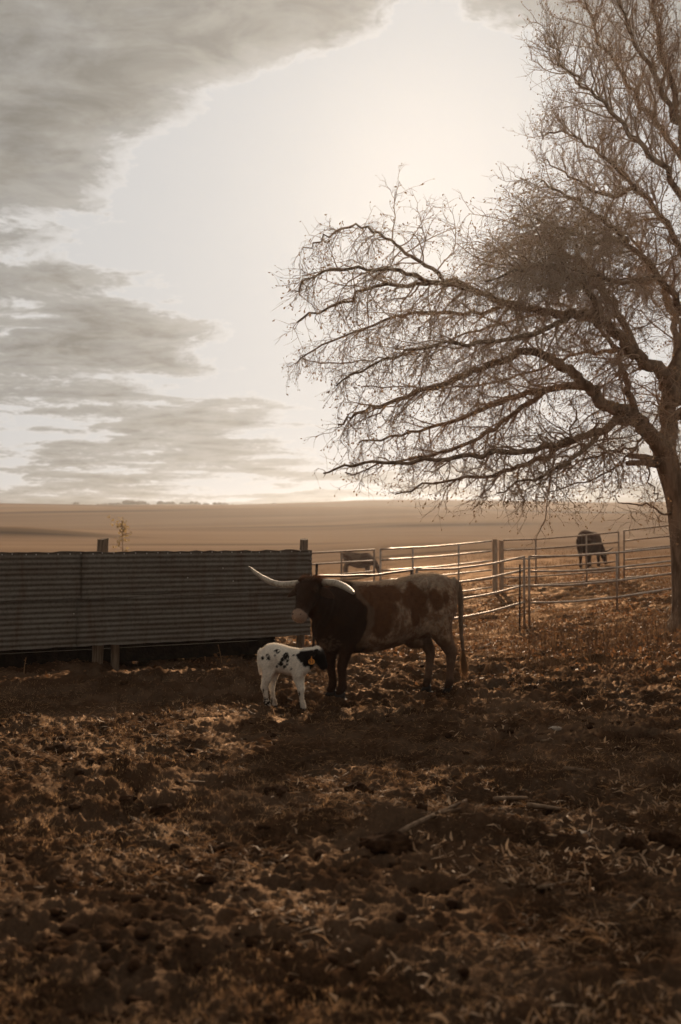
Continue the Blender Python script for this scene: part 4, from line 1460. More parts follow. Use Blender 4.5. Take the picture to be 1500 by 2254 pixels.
# ------------------------------------------------------------------ the big tree
def spline(pts, n):
    out = []
    m = len(pts)
    for i in range(m - 1):
        p0 = pts[max(i - 1, 0)]; p1 = pts[i]; p2 = pts[i + 1]; p3 = pts[min(i + 2, m - 1)]
        for j in range(n):
            k = j / n
            out.append(0.5 * ((2 * p1) + (p2 - p0) * k + (2 * p0 - 5 * p1 + 4 * p2 - p3) * k * k + (3 * p1 - p0 - 3 * p2 + p3) * k ** 3))
    out.append(pts[-1].copy())
    return out


TREE_D = 17.4


def build_tree():
    rng = random.Random(23)
    base = P(1512, 1395, TREE_D); base.z = h_at(base.x, base.y)
    t = thing('bare_tree', 'big nearly leafless spreading tree leaning in from the right edge', 'tree', base)
    D = TREE_D

    def T(*pts):
        return [P(a, b, D + c) for a, b, c in pts]
    trunk_pts = [Vector((base.x, base.y, base.z - 0.3))] + T((1511, 1385, 0), (1507, 1290, 0), (1503, 1200, 0), (1492, 1100, 0), (1469, 1020, 0), (1461, 985, 0))
    tr = spline(trunk_pts, 4)
    rads = []
    for i, p in enumerate(tr):
        hh = max(p.z - base.z, 0)
        rads.append(0.222 + 0.11 * math.exp(-hh / 0.22) - 0.02 * min(hh / 3, 1))
    mb = MB()
    mb.tube(tr, rads, 18)
    # root flare
    for a in (2.4, 3.5, 4.4, 5.3, 0.4, 1.3):
        dv = Vector((math.cos(a), math.sin(a), 0))
        q = [base + dv * 0.10 + UPV * 0.36, base + dv * 0.26 + UPV * 0.12, base + dv * 0.45 + UPV * 0.0, base + dv * 0.62 - UPV * 0.10]
        mb.tube(q, [0.13, 0.11, 0.075, 0.04], 8)
    trunk_me = remesh(mb, 0.03, 2, 'trunk')
    trunk_me.transform(Matrix.Translation(-base))
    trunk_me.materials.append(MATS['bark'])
    link('trunk', trunk_me, None, t)

    limbs = []          # (pts, r0, r1, density)

    def limb(r0, r1, *pts, dens=1.0):
        limbs.append((T(*pts), r0 * 0.84, r1 * 0.84, dens))
    # first limb to the left and its sprays
    limb(0.20, 0.10, (1464, 1000, 0), (1435, 962, -0.1), (1405, 925, -0.2), (1375, 905, -0.3), (1335, 890, -0.4), (1290, 845, -0.5), (1240, 810, -0.7))
    limb(0.10, 0.018, (1240, 810, -0.7), (1170, 775, -0.9), (1090, 800, -1.2), (1010, 832, -1.5), (900, 870, -1.8), (800, 905, -2.0), (745, 935, -2.1))
    limb(0.09, 0.018, (1300, 852, -0.5), (1200, 858, 0.2), (1100, 885, 0.6), (990, 930, 1.0), (880, 955, 1.2), (790, 975, 1.4))
    limb(0.10, 0.016, (1392, 918, -0.2), (1330, 945, -0.8), (1262, 968, -1.3), (1180, 990, -1.7), (1060, 1000, -2.0), (930, 1015, -2.2), (800, 1018, -2.4), (712, 1042, -2.5))
    limb(0.07, 0.014, (1262, 968, -1.3), (1180, 1015, -0.9), (1090, 1040, -0.6), (980, 1060, -0.4), (870, 1088, -0.3))
    limb(0.06, 0.013, (1330, 945, -0.8), (1260, 1010, -1.8), (1180, 1050, -2.5), (1100, 1085, -3.0))
    limb(0.07, 0.014, (1200, 858, 0.2), (1110, 930, 0.1), (1010, 985, 0.1), (900, 1010, 0.0), (760, 1040, 0.0))
    # thin upright from the first limb
    limb(0.085, 0.03, (1400, 920, -0.2), (1382, 868, 0.1), (1371, 815, 0.2), (1356, 772, 0.4), (1330, 735, 0.5), (1280, 690, 0.8), (1210, 668, 1.2))
    limb(0.04, 0.012, (1280, 690, 0.8), (1190, 690, 1.4), (1080, 720, 1.8), (960, 760, 2.2), (840, 790, 2.5), (730, 800, 2.7), (660, 790, 2.8))
    limb(0.045, 0.012, (1356, 772, 0.4), (1270, 780, 1.2), (1170, 820, 1.9), (1050, 850, 2.4), (930, 850, 2.8), (800, 850, 3.0))
    # the second stem, right
    limb(0.21, 0.12, (1466, 1000, 0), (1472, 940, 0.2), (1478, 880, 0.3), (1492, 800, 0.4), (1515, 700, 0.6), (1530, 580, 0.8), (1525, 450, 1.0))
    limb(0.12, 0.03, (1525, 450, 1.0), (1505, 330, 1.1), (1480, 200, 1.2), (1450, 80, 1.2), (1425, -60, 1.2), dens=2.1)
    limb(0.10, 0.03, (1530, 500, 0.9), (1560, 350, 0.4), (1570, 200, 0.0), (1560, 40, -0.4), (1550, -120, -0.6))
    # great arching limb to the left
    limb(0.16, 0.08, (1490, 880, 0.3), (1455, 820, -0.1), (1410, 790, -0.4), (1377, 752, -0.6), (1340, 718, -0.8), (1270, 690, -1.0), (1200, 690, -1.2))
    limb(0.08, 0.014, (1200, 690, -1.2), (1130, 672, -1.5), (1060, 645, -1.7), (960, 622, -2.0), (852, 630, -2.2), (750, 664, -2.4), (655, 710, -2.5))
    limb(0.05, 0.012, (1060, 645, -1.7), (980, 610, -1.4), (910, 565, -1.3), (850, 522, -1.2), (780, 498, -1.2), (715, 520, -1.2), (668, 548, -1.2))
    limb(0.05, 0.012, (960, 622, -2.0), (880, 600, -2.5), (790, 592, -2.8), (700, 600, -3.0), (650, 640, -3.1))
    limb(0.05, 0.012, (1130, 672, -1.5), (1040, 690, -0.8), (920, 690, -0.4), (800, 720, -0.1), (690, 770, 0.1), (650, 800, 0.2))
    limb(0.06, 0.012, (1270, 690, -1.0), (1190, 730, -2.0), (1080, 752, -2.7), (960, 760, -3.2), (850, 790, -3.5), (740, 850, -3.7))
    # sprays to the upper left
    limb(0.09, 0.015, (1410, 790, -0.4), (1370, 700, 0.2), (1320, 620, 0.7), (1260, 560, 1.0), (1200, 530, 1.2), (1130, 540, 1.4), (1060, 570, 1.5), dens=2.1)
    limb(0.09, 0.015, (1515, 700, 0.6), (1450, 610, 0.3), (1380, 530, 0.0), (1310, 470, -0.3), (1245, 430, -0.5), (1190, 400, -0.7), dens=2.4)
    limb(0.08, 0.015, (1528, 600, 0.8), (1470, 500, 1.0), (1400, 410, 1.2), (1320, 340, 1.4), (1250, 300, 1.6), (1190, 290, 1.7), dens=2.4)
    limb(0.08, 0.015, (1525, 470, 1.0), (1460, 380, 0.5), (1390, 290, 0.0), (1310, 210, -0.3), (1240, 150, -0.5), (1215, 90, -0.6), dens=2.4)
    limb(0.07, 0.014, (1510, 360, 1.1), (1440, 270, 1.6), (1380, 180, 2.0), (1320, 90, 2.3), (1290, 10, 2.4), (1270, -60, 2.5), dens=2.1)
    limb(0.07, 0.014, (1495, 270, 1.1), (1440, 170, 0.8), (1390, 80, 0.5), (1350, -20, 0.3), (1330, -100, 0.2), dens=2.1)
    limb(0.07, 0.014, (1340, 718, -0.8), (1290, 640, -1.6), (1220, 590, -2.2), (1150, 590, -2.6), (1070, 620, -2.9), dens=2.1)
    limb(0.07, 0.014, (1380, 530, 0.0), (1300, 530, -1.0), (1230, 500, -1.8), (1180, 480, -2.4), dens=2.4)
    limb(0.07, 0.014, (1450, 610, 0.3), (1370, 620, -1.0), (1290, 600, -1.8), (1210, 560, -2.4), dens=2.1)
    limb(0.07, 0.014, (1400, 410, 1.2), (1340, 430, 2.0), (1270, 400, 2.6), (1205, 350, 3.0), dens=2.1)
    # limbs that leave the frame, or grow away from us
    limb(0.12, 0.02, (1478, 870, 0.3), (1540, 800, 0.9), (1620, 740, 1.5), (1720, 690, 2.0), (1840, 680, 2.4))
    limb(0.12, 0.02, (1515, 700, 0.6), (1600, 600, 0.2), (1690, 510, -0.3), (1790, 450, -0.8))
    limb(0.10, 0.02, (1530, 580, 0.8), (1610, 440, 1.2), (1690, 320, 1.6), (1760, 220, 2.0))
    limb(0.10, 0.02, (1492, 800, 0.4), (1480, 700, 2.0), (1440, 600, 3.4), (1380, 520, 4.6), (1320, 470, 5.6), dens=1.4)
    limb(0.09, 0.02, (1472, 930, 0.2), (1520, 900, -1.2), (1580, 860, -2.4), (1640, 850, -3.6))
    limb(0.05, 0.012, (1470, 1040, 0.1), (1520, 1015, -0.3), (1580, 1000, -0.8), (1650, 1010, -1.2))
    # low thin boughs by the trunk, and a pair of broken stubs
    limb(0.028, 0.006, (1478, 1130, -0.1), (1430, 1118, -0.4), (1380, 1107, -0.7), (1335, 1097, -1.0), dens=0.5)
    limb(0.030, 0.008, (1420, 945, -0.2), (1385, 1000, -0.9), (1340, 1035, -1.4), (1270, 1065, -1.8), (1180, 1095, -2.1), dens=0.8)
    limb(0.024, 0.006, (1430, 1015, -0.1), (1428, 1050, -0.6), (1440, 1080, -0.9), (1455, 1105, -1.1), dens=0.5)
    limb(0.028, 0.008, (1400, 985, -0.3), (1352, 992, -0.9), (1290, 1010, -1.5), (1210, 1050, -2.0), (1140, 1100, -2.4), dens=0.8)

    big = MB(); mid = MB(); twigs = MB(); leaves = MB()
    stubs = MB()
    for q in (T((1448, 1015, -0.1), (1420, 1006, -0.3), (1385, 1003, -0.5)), T((1446, 1022, -0.1), (1418, 1018, -0.4), (1380, 1020, -0.6))):
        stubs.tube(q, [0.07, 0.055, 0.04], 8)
    cnt = [0, 0, 0]

    def leaf(p, d, sc=1.0):
        L = rng.uniform(0.032, 0.064) * sc; W = L * rng.uniform(0.4, 0.6)
        d = (d + Vector((rng.gauss(0, .6), rng.gauss(0, .6), rng.gauss(-0.35, .6)))).normalized()
        s = d.cross(Vector((rng.gauss(0, 1), rng.gauss(0, 1), rng.gauss(0, 1)))).normalized()
        nn = d.cross(s) * (W * 0.35)
        b = len(leaves.v)
        leaves.v += [p, p + d * (L * 0.5) + s * W * 0.5 + nn, p + d * L, p + d * (L * 0.5) - s * W * 0.5 + nn]
        leaves.f += [(b, b + 1, b + 2), (b, b + 2, b + 3)]

    def grow(p, d, length, r, level, droop):
        """one crooked branch; returns points"""
        n = 5 if level == 2 else (4 if level == 3 else 2)
        pts = [p.copy()]
        d = d.normalized()
        for i in range(n):
            wob = 0.26 if level < 4 else 0.35
            d = (d + Vector((rng.gauss(0, wob), rng.gauss(0, wob), rng.gauss(0, wob) - droop * (0.10 if level == 2 else 0.12)))).normalized()
            p = p + d * (length / n)
            pts.append(p.copy())
        rr = [r * (1 - 0.72 * i / n) for i in range(n + 1)]
        (mid if level == 2 else twigs).tube(pts, rr, 5 if level == 2 else 3, cap=False)
        return pts, rr

    def side_dir(d, ang):
        o = d.orthogonal().normalized()
        o = Matrix.Rotation(rng.uniform(0, 2 * math.pi), 3, d) @ o
        return (d * math.cos(ang) + o * math.sin(ang)).normalized()

    for pts, r0, r1, dens in limbs:
        line = spline(pts, 5)
        m = len(line) - 1
        # crooked
        for i in range(1, m):
            line[i] = line[i] + Vector((rng.gauss(0, .025), rng.gauss(0, .05), rng.gauss(0, .025)))
        rr = [r0 + (r1 - r0) * (i / m) ** 0.8 for i in range(m + 1)]
        big.tube(line, rr, 8)
        tot = sum((line[i + 1] - line[i]).length for i in range(m))
        n2 = max(3, int(tot / (0.118 if line[m // 2].x < 3.4 else 0.155) * dens))
        low = line[-1].z < CAM_H + 4.5
        for k in range(n2):
            u = 0.10 + 0.90 * (k + rng.random()) / n2
            i = min(int(u * m), m - 1)
            fr = u * m - i
            p = line[i].lerp(line[i + 1], fr)
            d = (line[i + 1] - line[i]).normalized()
            rl = rr[i]
            kq = (p.z - 1.25) / SUN_DIR.z          # branches thinned along the sun's rays, shaped to let light reach the cattle
            fx_, fy_ = p.x - SUN_DIR.x * kq, p.y - SUN_DIR.y * kq
            if -0.7 < fx_ < 1.6 and 10.4 < fy_ < 11.9 and rng.random() < 0.45:
                continue
            up = p.z > CAM_H + 6.0 and p.x > 3.0
            dd = side_dir(d, rng.uniform(0.45, 1.05))
            droop = rng.uniform(0.3, 1.4) if not up else rng.uniform(-1.3, 0.1)
            if up:
                dd = (dd + Vector((0, 0, 0.45))).normalized()
            L = rng.uniform(0.6, 1.65) * (1.0 if u < 0.7 else 0.62)
            if not up and p.x < 2.6:
                dd = (dd + Vector((0.06, 0, -0.32))).normalized()
                droop = rng.uniform(0.2, 1.4)
                L = rng.uniform(0.40, 1.15) * (1.0 if u < 0.75 else 0.55)
                if p.x < 0.0:
                    L *= 0.62
            if p.z < 3.1:
                L *= 0.55
                droop *= 0.3
            elif up:
                dd = (dd + Vector((0.22, 0, 0))).normalized()
                L *= 0.85
            if rl < 0.02:
                L *= 0.8
            pts2, r2 = grow(p, dd, L, min(rl * 0.5, rng.uniform(0.012, 0.020)), 2, droop)
            cnt[0] += 1
            n3 = int(L / 0.100)
            for a in range(n3):
                v = 0.12 + 0.88 * (a + rng.random()) / n3
                i2 = min(int(v * 5), 4)
                q = pts2[i2].lerp(pts2[i2 + 1], v * 5 - i2)
                d2 = (pts2[i2 + 1] - pts2[i2]).normalized()
                d3 = side_dir(d2, rng.uniform(0.4, 1.0))
                if up:
                    d3 = (d3 + Vector((0, 0, 0.5))).normalized()
                L3 = rng.uniform(0.18, 0.52)
                pts3, r3 = grow(q, d3, L3, rng.uniform(0.0046, 0.0072), 3, droop)
                cnt[1] += 1
                n4 = rng.choice((3, 3, 4, 4, 5))
                for b in range(n4):
                    w_ = 0.2 + 0.8 * (b + rng.random()) / n4
                    i3 = min(int(w_ * 4), 3)
                    q4 = pts3[i3].lerp(pts3[i3 + 1], w_ * 4 - i3)
                    d4 = side_dir((pts3[i3 + 1] - pts3[i3]).normalized(), rng.uniform(0.4, 1.1))
                    if up:
                        d4 = (d4 + Vector((0, 0, 0.4))).normalized()
                    pts4, r4 = grow(q4, d4, rng.uniform(0.08, 0.26), 0.0036, 4, droop)
                    cnt[2] += 1
                    if rng.random() < (0.55 if not up else 0.30):
                        leaf(pts4[-1], d4)
                if rng.random() < 0.4:
                    leaf(pts3[-1], d3, 1.1)
    print('tree branches', cnt, 'twig faces', len(twigs.f), 'leaves', len(leaves.f))
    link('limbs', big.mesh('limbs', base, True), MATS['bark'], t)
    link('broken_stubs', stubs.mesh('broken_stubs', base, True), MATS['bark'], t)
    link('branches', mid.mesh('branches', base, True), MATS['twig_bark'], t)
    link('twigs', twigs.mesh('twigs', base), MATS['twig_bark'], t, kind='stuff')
    link('leaves', leaves.mesh('leaves', base), MATS['tree_leaf'], t, kind='stuff')


build_tree()


# ------------------------------------------------------------------ sapling behind the fence
def build_sapling():
    rng = random.Random(3)
    p = P(262, 1330, 21.0); base = Vector((p.x, p.y, h_at(p.x, p.y)))
    top = P(272, 1146, 21.0)
    t = thing('sapling', 'small thin sapling with yellow leaves behind the tin fence', 'sapling', base)
    st = MB(); lv = MB()
    main = [base.lerp(top, i / 8) + Vector((rng.gauss(0, .02), rng.gauss(0, .02), 0)) for i in range(9)]
    st.tube(main, [0.018 - 0.0016 * i for i in range(9)], 6)
    for k in range(34):
        u = rng.uniform(0.55, 1.0); i = min(int(u * 8), 7)
        q = main[i].lerp(main[i + 1], u * 8 - i)
        d = Vector((rng.gauss(0, 1), rng.gauss(0, 1), rng.uniform(0.1, 0.9))).normalized()
        L = rng.uniform(0.12, 0.30)
        st.tube([q, q + d * L * 0.5 + UPV * 0.02, q + d * L], [0.005, 0.004, 0.002], 4)
        for j in range(6):
            c = q + d * L * rng.uniform(0.3, 1.05) + Vector((rng.gauss(0, .02), rng.gauss(0, .02), rng.gauss(0, .02)))
            e = Vector((rng.gauss(0, 1), rng.gauss(0, 1), rng.gauss(-0.4, .6))).normalized()
            s = e.cross(Vector((rng.gauss(0, 1), rng.gauss(0, 1), rng.gauss(0, 1)))).normalized()
            l = rng.uniform(0.05, 0.09)
            b = len(lv.v)
            lv.v += [c, c + e * l * 0.5 + s * l * 0.3, c + e * l, c + e * l * 0.5 - s * l * 0.3]
            lv.f += [(b, b + 1, b + 2, b + 3)]
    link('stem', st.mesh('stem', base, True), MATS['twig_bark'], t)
    link('leaves', lv.mesh('leaves', base), MATS['sapling_leaf'], t, kind='stuff')


build_sapling()


# ------------------------------------------------------------------ litter, straw, grass
def scatter_xy(n, y0, y1, rng, wide=1.25, power=1.0):
    """points spread so that they thin out with distance"""
    y = y0 * (y1 / y0) ** (rng.random(n) ** power)
    u = rng.uniform(-0.36 * wide, 0.36 * wide, n)
    return u * (y + 0.6), y


def ribbons(n, y0, y1, len_rng, wid_rng, lift, rng, cluster_seed, thresh, curl=0.3, xfilter=None, power=1.0):
    x, y = scatter_xy(n, y0, y1, rng, power=power)
    keep = fbm(x * 0.9, y * 0.9, oct=4, gain=0.6, seed=cluster_seed) + rng.normal(0, 0.045, n) > thresh
    if xfilter is not None:
        keep &= xfilter(x, y, rng)
    x, y = x[keep], y[keep]
    n = len(x)
    z = h_ground(x, y)
    b = fbm(x * 13, y * 15, oct=3, gain=0.6, seed=77)
    z = z + (1 - sstep(16, 30, y)) * 0.085 * (b - 0.5) + 0.004
    a = rng.uniform(0, 2 * np.pi, n)
    L = rng.uniform(*len_rng, n) * (0.6 + 0.8 * rng.random(n)); W = rng.uniform(*wid_rng, n)
    el = np.abs(rng.normal(0, lift, n))
    d = np.stack([np.cos(a) * np.cos(el), np.sin(a) * np.cos(el), np.sin(el)], -1)
    s = np.stack([-np.sin(a), np.cos(a), np.zeros(n)], -1)
    roll = rng.normal(0, 0.6, n)
    nn = np.cross(d, s)
    s = s * np.cos(roll)[:, None] + nn * np.sin(roll)[:, None]
    p0 = np.stack([x, y, z], -1)
    kink = nn * (rng.normal(0, curl, n) * L)[:, None] + s * (rng.normal(0, curl * 0.5, n) * L)[:, None]
    p1 = p0 + d * (L * 0.5)[:, None] + kink * 0.5 + np.array([0, 0, 0.004])
    p2 = p0 + d * L[:, None]
    hw = (W * 0.5)[:, None]
    V = np.stack([p0 - s * hw * 0.5, p0 + s * hw * 0.5, p1 + s * hw, p1 - s * hw, p2 + s * hw * 0.25, p2 - s * hw * 0.25], 1).reshape(-1, 3)
    i = np.arange(n)[:, None] * 6
    F = np.concatenate([i + np.array([[0, 1, 2, 3]]), i + np.array([[3, 2, 4, 5]])], 0)
    return V, F


rng = np.random.default_rng(5)
V, F = ribbons(110000, 2.6, 17, (0.02, 0.10), (0.0020, 0.0055), 0.24, rng, 50, 0.535, 0.10)
link('straw_litter', np_mesh('straw_litter', V, F), MATS['straw'], kind='stuff', label='scattered straw and chaff trodden into the mud', category='straw')
V, F = ribbons(26000, 2.5, 10.5, (0.02, 0.085), (0.005, 0.021), 0.45, rng, 51, 0.535, 0.30,
               xfilter=lambda x, y, r: r.random(len(x)) < np.clip(0.30 + 0.35 * x + 0.10 * (5 - y), 0.16, 1.0))
link('corn_husks', np_mesh('corn_husks', V, F), MATS['husk'], kind='stuff', label='pale dry husk scraps lying over the foreground mud', category='husks')
V, F = ribbons(60000, 11.0, 34, (0.04, 0.085), (0.025, 0.05), 0.45, rng, 52, 0.42, 0.30,
               xfilter=lambda x, y, r: r.random(len(x)) < np.clip((y + 0.32 * (x - 1) - 12.2) / 3.0, 0.03, 1), power=0.8)
link('fallen_leaves', np_mesh('fallen_leaves', V, F), MATS['litter_leaf'], kind='stuff', label='brown fallen leaves covering the ground round the tree', category='leaves')


def grass(n, y0, y1, hr, wr, rng, filt, lean=0.3):
    x, y = scatter_xy(n, y0, y1, rng, 1.3)
    k = filt(x, y, rng)
    x, y = x[k], y[k]
    n = len(x)
    z = h_ground(x, y) - 0.008 + (1 - sstep(16, 30, y)) * 0.085 * (fbm(x * 13, y * 15, oct=3, gain=0.6, seed=77) - 0.5)
    H = rng.uniform(*hr, n); W = rng.uniform(*wr, n)
    a = rng.uniform(0, 2 * np.pi, n)
    s = np.stack([np.cos(a), np.sin(a), np.zeros(n)], -1) * (W * 0.5)[:, None]
    le = rng.normal(0, lean, (n, 2))
    p0 = np.stack([x, y, z], -1)
    p1 = p0 + np.stack([le[:, 0] * H * 0.35, le[:, 1] * H * 0.35, H * 0.55], -1)
    p2 = p0 + np.stack([le[:, 0] * H, le[:, 1] * H, H * (1 - 0.3 * np.abs(le[:, 0]))], -1)
    V = np.stack([p0 - s, p0 + s, p1 + s * 0.8, p1 - s * 0.8, p2], 1).reshape(-1, 3)
    i = np.arange(n)[:, None] * 5
    F = np.concatenate([i + np.array([[0, 1, 2, 2]]), i + np.array([[0, 2, 3, 3]]), i + np.array([[3, 2, 4, 4]])], 0)[:, :3]
    return V, F


V, F = grass(46000, 15, 70, (0.06, 0.26), (0.006, 0.014), rng, lambda x, y, r: (fbm(x * 0.5, y * 0.5, oct=3, seed=70) + r.normal(0, 0.05, len(x)) > 0.50) & (y + 0.3 * (x - 1) > 15.5))
link('dry_grass', np_mesh('dry_grass', V, F), MATS['dry_grass'], kind='stuff', label='tufts of dry brown grass round the pipe fences', category='grass')
V, F = grass(110000, 2.8, 12.5, (0.012, 0.050), (0.0022, 0.0048), rng, lambda x, y, r: (fbm(x * 0.8, y * 0.8, oct=4, seed=71) + r.normal(0, 0.035, len(x)) + 0.06 * np.clip(-x * 0.5, -0.8, 0.9) > 0.575), lean=0.6)
link('grass_stubble', np_mesh('grass_stubble', V, F), MATS['stubble'], kind='stuff', label='short dead grass stubble in the trodden mud', category='grass')


def weed_patch():
    r = random.Random(8)
    mb = MB()
    for k in range(420):
        px = r.uniform(1000, 1560); d = r.uniform(12.3, 17.0)
        if px < 1130 and r.random() < 0.72:
            continue
        x = PX(px, d); z = h_at(x, d)
        H = r.uniform(0.18, 0.62) * (1.0 if px > 1130 else 0.7)
        p = Vector((x, d, z - 0.02)); dv = Vector((r.gauss(0, .10), r.gauss(0, .10), 1)).normalized()
        pts = [p]
        for i in range(4):
            dv = (dv + Vector((r.gauss(0, .09), r.gauss(0, .09), 0))).normalized()
            p = p + dv * (H / 4); pts.append(p)
        mb.tube(pts, [0.0036, 0.003, 0.0026, 0.002, 0.0012], 3, cap=False)
        for j in range(r.randint(2, 6)):
            u = r.uniform(0.35, 0.95); i = min(int(u * 4), 3)
            q = pts[i].lerp(pts[i + 1], u * 4 - i)
            e = Vector((r.gauss(0, 1), r.gauss(0, 1), r.uniform(0.6, 1.6))).normalized() * H * r.uniform(0.12, 0.32)
            mb.tube([q, q + e * 0.5 + Vector((0, 0, 0.005)), q + e], [0.002, 0.0016, 0.001], 3, cap=False)
            b = len(mb.v); s = Vector((r.gauss(0, 1), r.gauss(0, 1), r.gauss(0, 1))).normalized() * 0.011
            mb.v += [q + e, q + e * 1.06 + s, q + e * 1.18]
            mb.f.append((b, b + 1, b + 2))
    link('dry_weeds', mb.mesh('dry_weeds'), MATS['dry_grass'], kind='stuff', label='thin dry weed stalks standing in front of the tree trunk', category='weeds')


weed_patch()


# single stalks one can pick out
def stalk(px, py, d, H, lean, label, seed):
    r = random.Random(seed)
    x = PX(px, d); p = Vector((x, d, h_at(x, d) - 0.02)); org = p.copy()
    dv = Vector((lean, 0.05, 1)).normalized()
    pts = [p]
    for i in range(5):
        dv = (dv + Vector((r.gauss(0, .06), r.gauss(0, .06), 0))).normalized()
        p = p + dv * (H / 5); pts.append(p)
    mb = MB(); mb.tube(pts, [0.006, 0.0055, 0.005, 0.0045, 0.004, 0.003], 5)
    for j in range(3):
        q = pts[r.randint(2, 4)]
        e = Vector((r.gauss(0, 1), r.gauss(0, .5), r.uniform(0.2, 1))).normalized() * H * 0.16
        mb.tube([q, q + e * 0.6, q + e + Vector((0, 0, -0.01))], [0.0035, 0.004, 0.0015], 4)
    link('dry_stalk', mb.mesh('dry_stalk', org, True), MATS['straw'], None, org, label=label, category='stalk')


stalk(490, 1452, 13.6, 0.30, -0.22, 'pale dry stalk leaning below the middle of the tin fence', 1)
stalk(588, 1440, 13.0, 0.30, -0.05, 'thin pale stalk standing just left of the calf back', 2)
stalk(622, 1440, 13.1, 0.27, 0.08, 'thin pale stalk standing above the middle of the calf', 3)
stalk(55, 1470, 12.4, 0.22, 0.05, 'short pale stalk under the left end of the tin fence', 4)


def stick(px0, py0, px1, py1, r0, label, seed, fork=False, mat='stick_wood'):
    """a stick lying on the mud between two points of the ground"""
    r = random.Random(seed)

    def gp(px, py):
        d = 1.8 * F_PX / (py - 1170)
        x = PX(px, d)
        return Vector((x, d, h_at(x, d)))
    a, b = gp(px0, py0), gp(px1, py1)
    pts = []
    n = 9
    side = (b - a).cross(UPV).normalized()
    amp = (b - a).length * 0.028
    for i in range(n + 1):
        u = i / n
        p = a.lerp(b, u) + side * (amp * math.sin(u * 3.1 + seed) + r.gauss(0, amp * 0.12))
        p.z = h_at(p.x, p.y)
        pts.append(p)
    zs = [p.z for p in pts]
    # a stiff stick: follow the high points
    for i, p in enumerate(pts):
        u = i / n
        p.z = zs[0] * (1 - u) + zs[-1] * u + r0 * 0.6
    gap = max(z_ - p.z for z_, p in zip(zs, pts))
    for p in pts:
        p.z += max(gap, 0) * 0.7 + 0.012
    mb = MB(); mb.tube(pts, [r0 * (1 - 0.45 * i / n) for i in range(n + 1)], 7)
    if fork:
        q = pts[5]; e = (b - a).normalized() * 0.16 + side * 0.10
        mb.tube([q, q + e * 0.5 + UPV * 0.01, q + e + UPV * 0.015], [r0 * 0.6, r0 * 0.5, r0 * 0.25], 6)
    org = a.copy()
    link('stick', mb.mesh('stick', org, True), MATS[mat], None, org, label=label, category='stick')


stick(1238, 1700, 1342, 1688, 0.016, 'long straight grey stick lying at the right of the mud', 1)
stick(1085, 1752, 1160, 1745, 0.018, 'short thick stick lying just right of the mud centre', 2)
stick(1160, 1782, 1262, 1762, 0.017, 'weathered stick lying below the short thick one', 3)
stick(875, 1880, 1020, 1792, 0.017, 'long bent pale branch running up over the foreground mud', 4, True)
stick(1000, 1556, 1062, 1560, 0.012, 'thin pale stick lying on the mud behind the cow', 5)
stick(405, 1728, 452, 1716, 0.012, 'small pale stick on the lit mud at the left', 6)
stick(1180, 1970, 1262, 1930, 0.010, 'slim pale stick among the husks at the lower right', 7)
stick(1372, 2020, 1412, 1982, 0.009, 'short slim stalk among the husks near the right edge', 8)
stick(1050, 1420, 1110, 1385, 0.022, 'fallen branch lying in leaves behind the cow tail', 9)
stick(1190, 1642, 1206, 1640, 0.012, 'tiny pale stick beside the white stone', 10)


def lump(px, py, w, h, label, seed, mat='clod', name='mud_clod', cat='clod'):
    r = random.Random(seed)
    d = 1.8 * F_PX / (py - 1170)
    x = PX(px, d)
    z = h_at(x, d)
    org = Vector((x, d, z))
    bm = bmesh.new()
    bmesh.ops.create_icosphere(bm, subdivisions=4, radius=1.0)
    arr = np.array([v.co[:] for v in bm.verts])
    o = seed * 3.7
    n1 = fbm(arr[:, 0] * 1.6 + o, arr[:, 1] * 1.6, arr[:, 2] * 1.6 + 5, oct=4, gain=0.6, seed=seed)
    n1b = fbm(arr[:, 0] * 5 + o, arr[:, 1] * 5, arr[:, 2] * 5 + 5, oct=3, gain=0.6, seed=seed + 30)
    k = 0.45 + 0.80 * n1 + 0.55 * (n1b - 0.4)
    dep_ = w * 0.8
    for v, s in zip(bm.verts, k):
        v.co = Vector((v.co.x * s * w / 2, v.co.y * s * dep_ / 2, v.co.z * s * h * 0.75 + h * 0.22))
    me = bpy.data.meshes.new(name)
    bm.to_mesh(me); bm.free()
    me.polygons.foreach_set('use_smooth', [True] * len(me.polygons))
    link(name, me, MATS[mat], None, org, label=label, category=cat)


lump(140, 1660, 0.30, 0.10, 'big dark mud clod on the lit ground at the left', 1)
lump(27, 1680, 0.12, 0.06, 'small dark clod left of the big mud clod', 2)
lump(360, 1790, 0.16, 0.07, 'rounded mud clod in the left middle ground', 3)
lump(610, 1748, 0.19, 0.07, 'mud clod below the calf on the dark ground', 4)
lump(790, 1740, 0.22, 0.09, 'rough mud clod below the cow front legs', 5)
lump(1460, 1850, 0.20, 0.10, 'dark mud clod near the right edge', 6)
lump(1390, 1868, 0.16, 0.08, 'dark mud clod left of the one at the right edge', 7)
lump(860, 1890, 0.34, 0.10, 'wide dark mud clod at the foot of the bent branch', 8)
lump(1222, 1617, 0.13, 0.035, 'pale flat stone on the mud right of the cow', 9, 'stone', 'stone', 'stone')
lump(1275, 1833, 0.13, 0.03, 'pale flat stone at the right of the foreground mud', 10, 'stone', 'stone', 'stone')


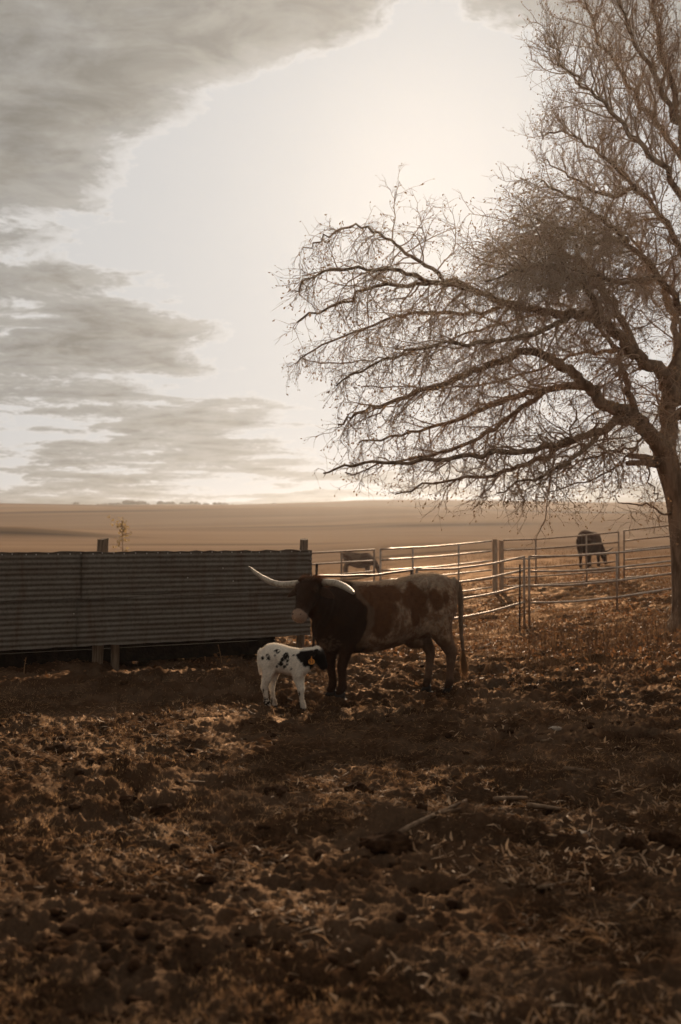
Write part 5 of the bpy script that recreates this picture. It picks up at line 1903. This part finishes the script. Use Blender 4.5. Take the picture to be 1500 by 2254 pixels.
# small clods: nobody could count them
def small_clods():
    rg = np.random.default_rng(17)
    bm = bmesh.new(); bmesh.ops.create_icosphere(bm, subdivisions=2, radius=1.0)
    ico = np.array([v.co[:] for v in bm.verts]); tri = np.array([[v.index for v in f.verts] for f in bm.faces]); bm.free()
    n = 2600
    x, y = scatter_xy(n, 2.8, 15, rg)
    k = fbm(x * 0.7, y * 0.7, oct=3, seed=81) + rg.normal(0, 0.06, n) > 0.50
    x, y = x[k], y[k]; n = len(x)
    z = h_ground(x, y)
    s = 0.010 + 0.030 * rg.random(n) ** 2.6
    V = []
    for i in range(n):
        kk = 0.65 + 0.7 * hash3(np.arange(len(ico)), np.full(len(ico), i), np.zeros(len(ico)), 3)
        kk = 0.75 * kk + 0.25
        V.append(ico * kk[:, None] * s[i] * np.array([rg.uniform(0.8, 1.5), rg.uniform(0.7, 1.2), rg.uniform(0.45, 0.8)]) + np.array([x[i], y[i], z[i] + s[i] * 0.15]))
    F = (tri[None] + (np.arange(n) * len(ico))[:, None, None]).reshape(-1, 3)
    link('small_clods', np_mesh('small_clods', np.concatenate(V), F, True), MATS['clod'], kind='stuff', label='crumbs and small clods of mud strewn over the ground', category='mud')


small_clods()


# ------------------------------------------------------------------ far wood on the horizon
def far_wood():
    r = random.Random(19)
    mb = MB()
    for k in range(420):
        x = r.uniform(-330, 340); y = r.uniform(600, 640)
        keep = 0.16 + 0.84 * math.exp(-((x - 48) / 26) ** 2) + 0.5 * math.exp(-((x + 120) / 40) ** 2)
        if r.random() > keep:
            continue
        z = float(h_large(x, y)) - 0.3; H = r.uniform(1.2, 3.4) * (0.55 + 0.6 * keep); W = H * r.uniform(0.9, 2.2)
        n = 9
        for q in range(3):
            c = Vector((x + r.gauss(0, W * 0.4), y + r.gauss(0, W * 0.3), z + H * r.uniform(0.35, 0.6)))
            rings = []
            for i in range(6):
                tt = i / 5
                rad = W * 0.55 * math.sin(math.pi * (0.06 + 0.88 * tt)) * r.uniform(0.75, 1.2)
                rings.append((c + Vector((r.gauss(0, .1), 0, (tt - 0.5) * H)), rad, rad, (1, 0, 0), (0, 1, 0)))
            mb.loft(rings, n)
    link('far_wood', mb.mesh('far_wood'), MATS['far_wood'], kind='stuff', label='faint line of distant trees along the horizon', category='trees')


far_wood()


# ------------------------------------------------------------------ haze
def build_haze():
    mb = MB()
    mb.box((0, 370, 2.5), 3000, 900, 51)
    m = bpy.data.materials.new('haze')
    m.use_nodes = True
    t = NT(m.node_tree)
    out = t.n('ShaderNodeOutputMaterial')
    v = t.n('ShaderNodeVolumePrincipled')
    v.inputs['Color'].default_value = (0.90, 0.94, 0.98, 1)
    v.inputs['Density'].default_value = 0.00036
    v.inputs['Anisotropy'].default_value = 0.80
    t.link(v.outputs[0], out.inputs['Volume'])
    link('haze', mb.mesh('haze'), m, kind='stuff')


build_haze()
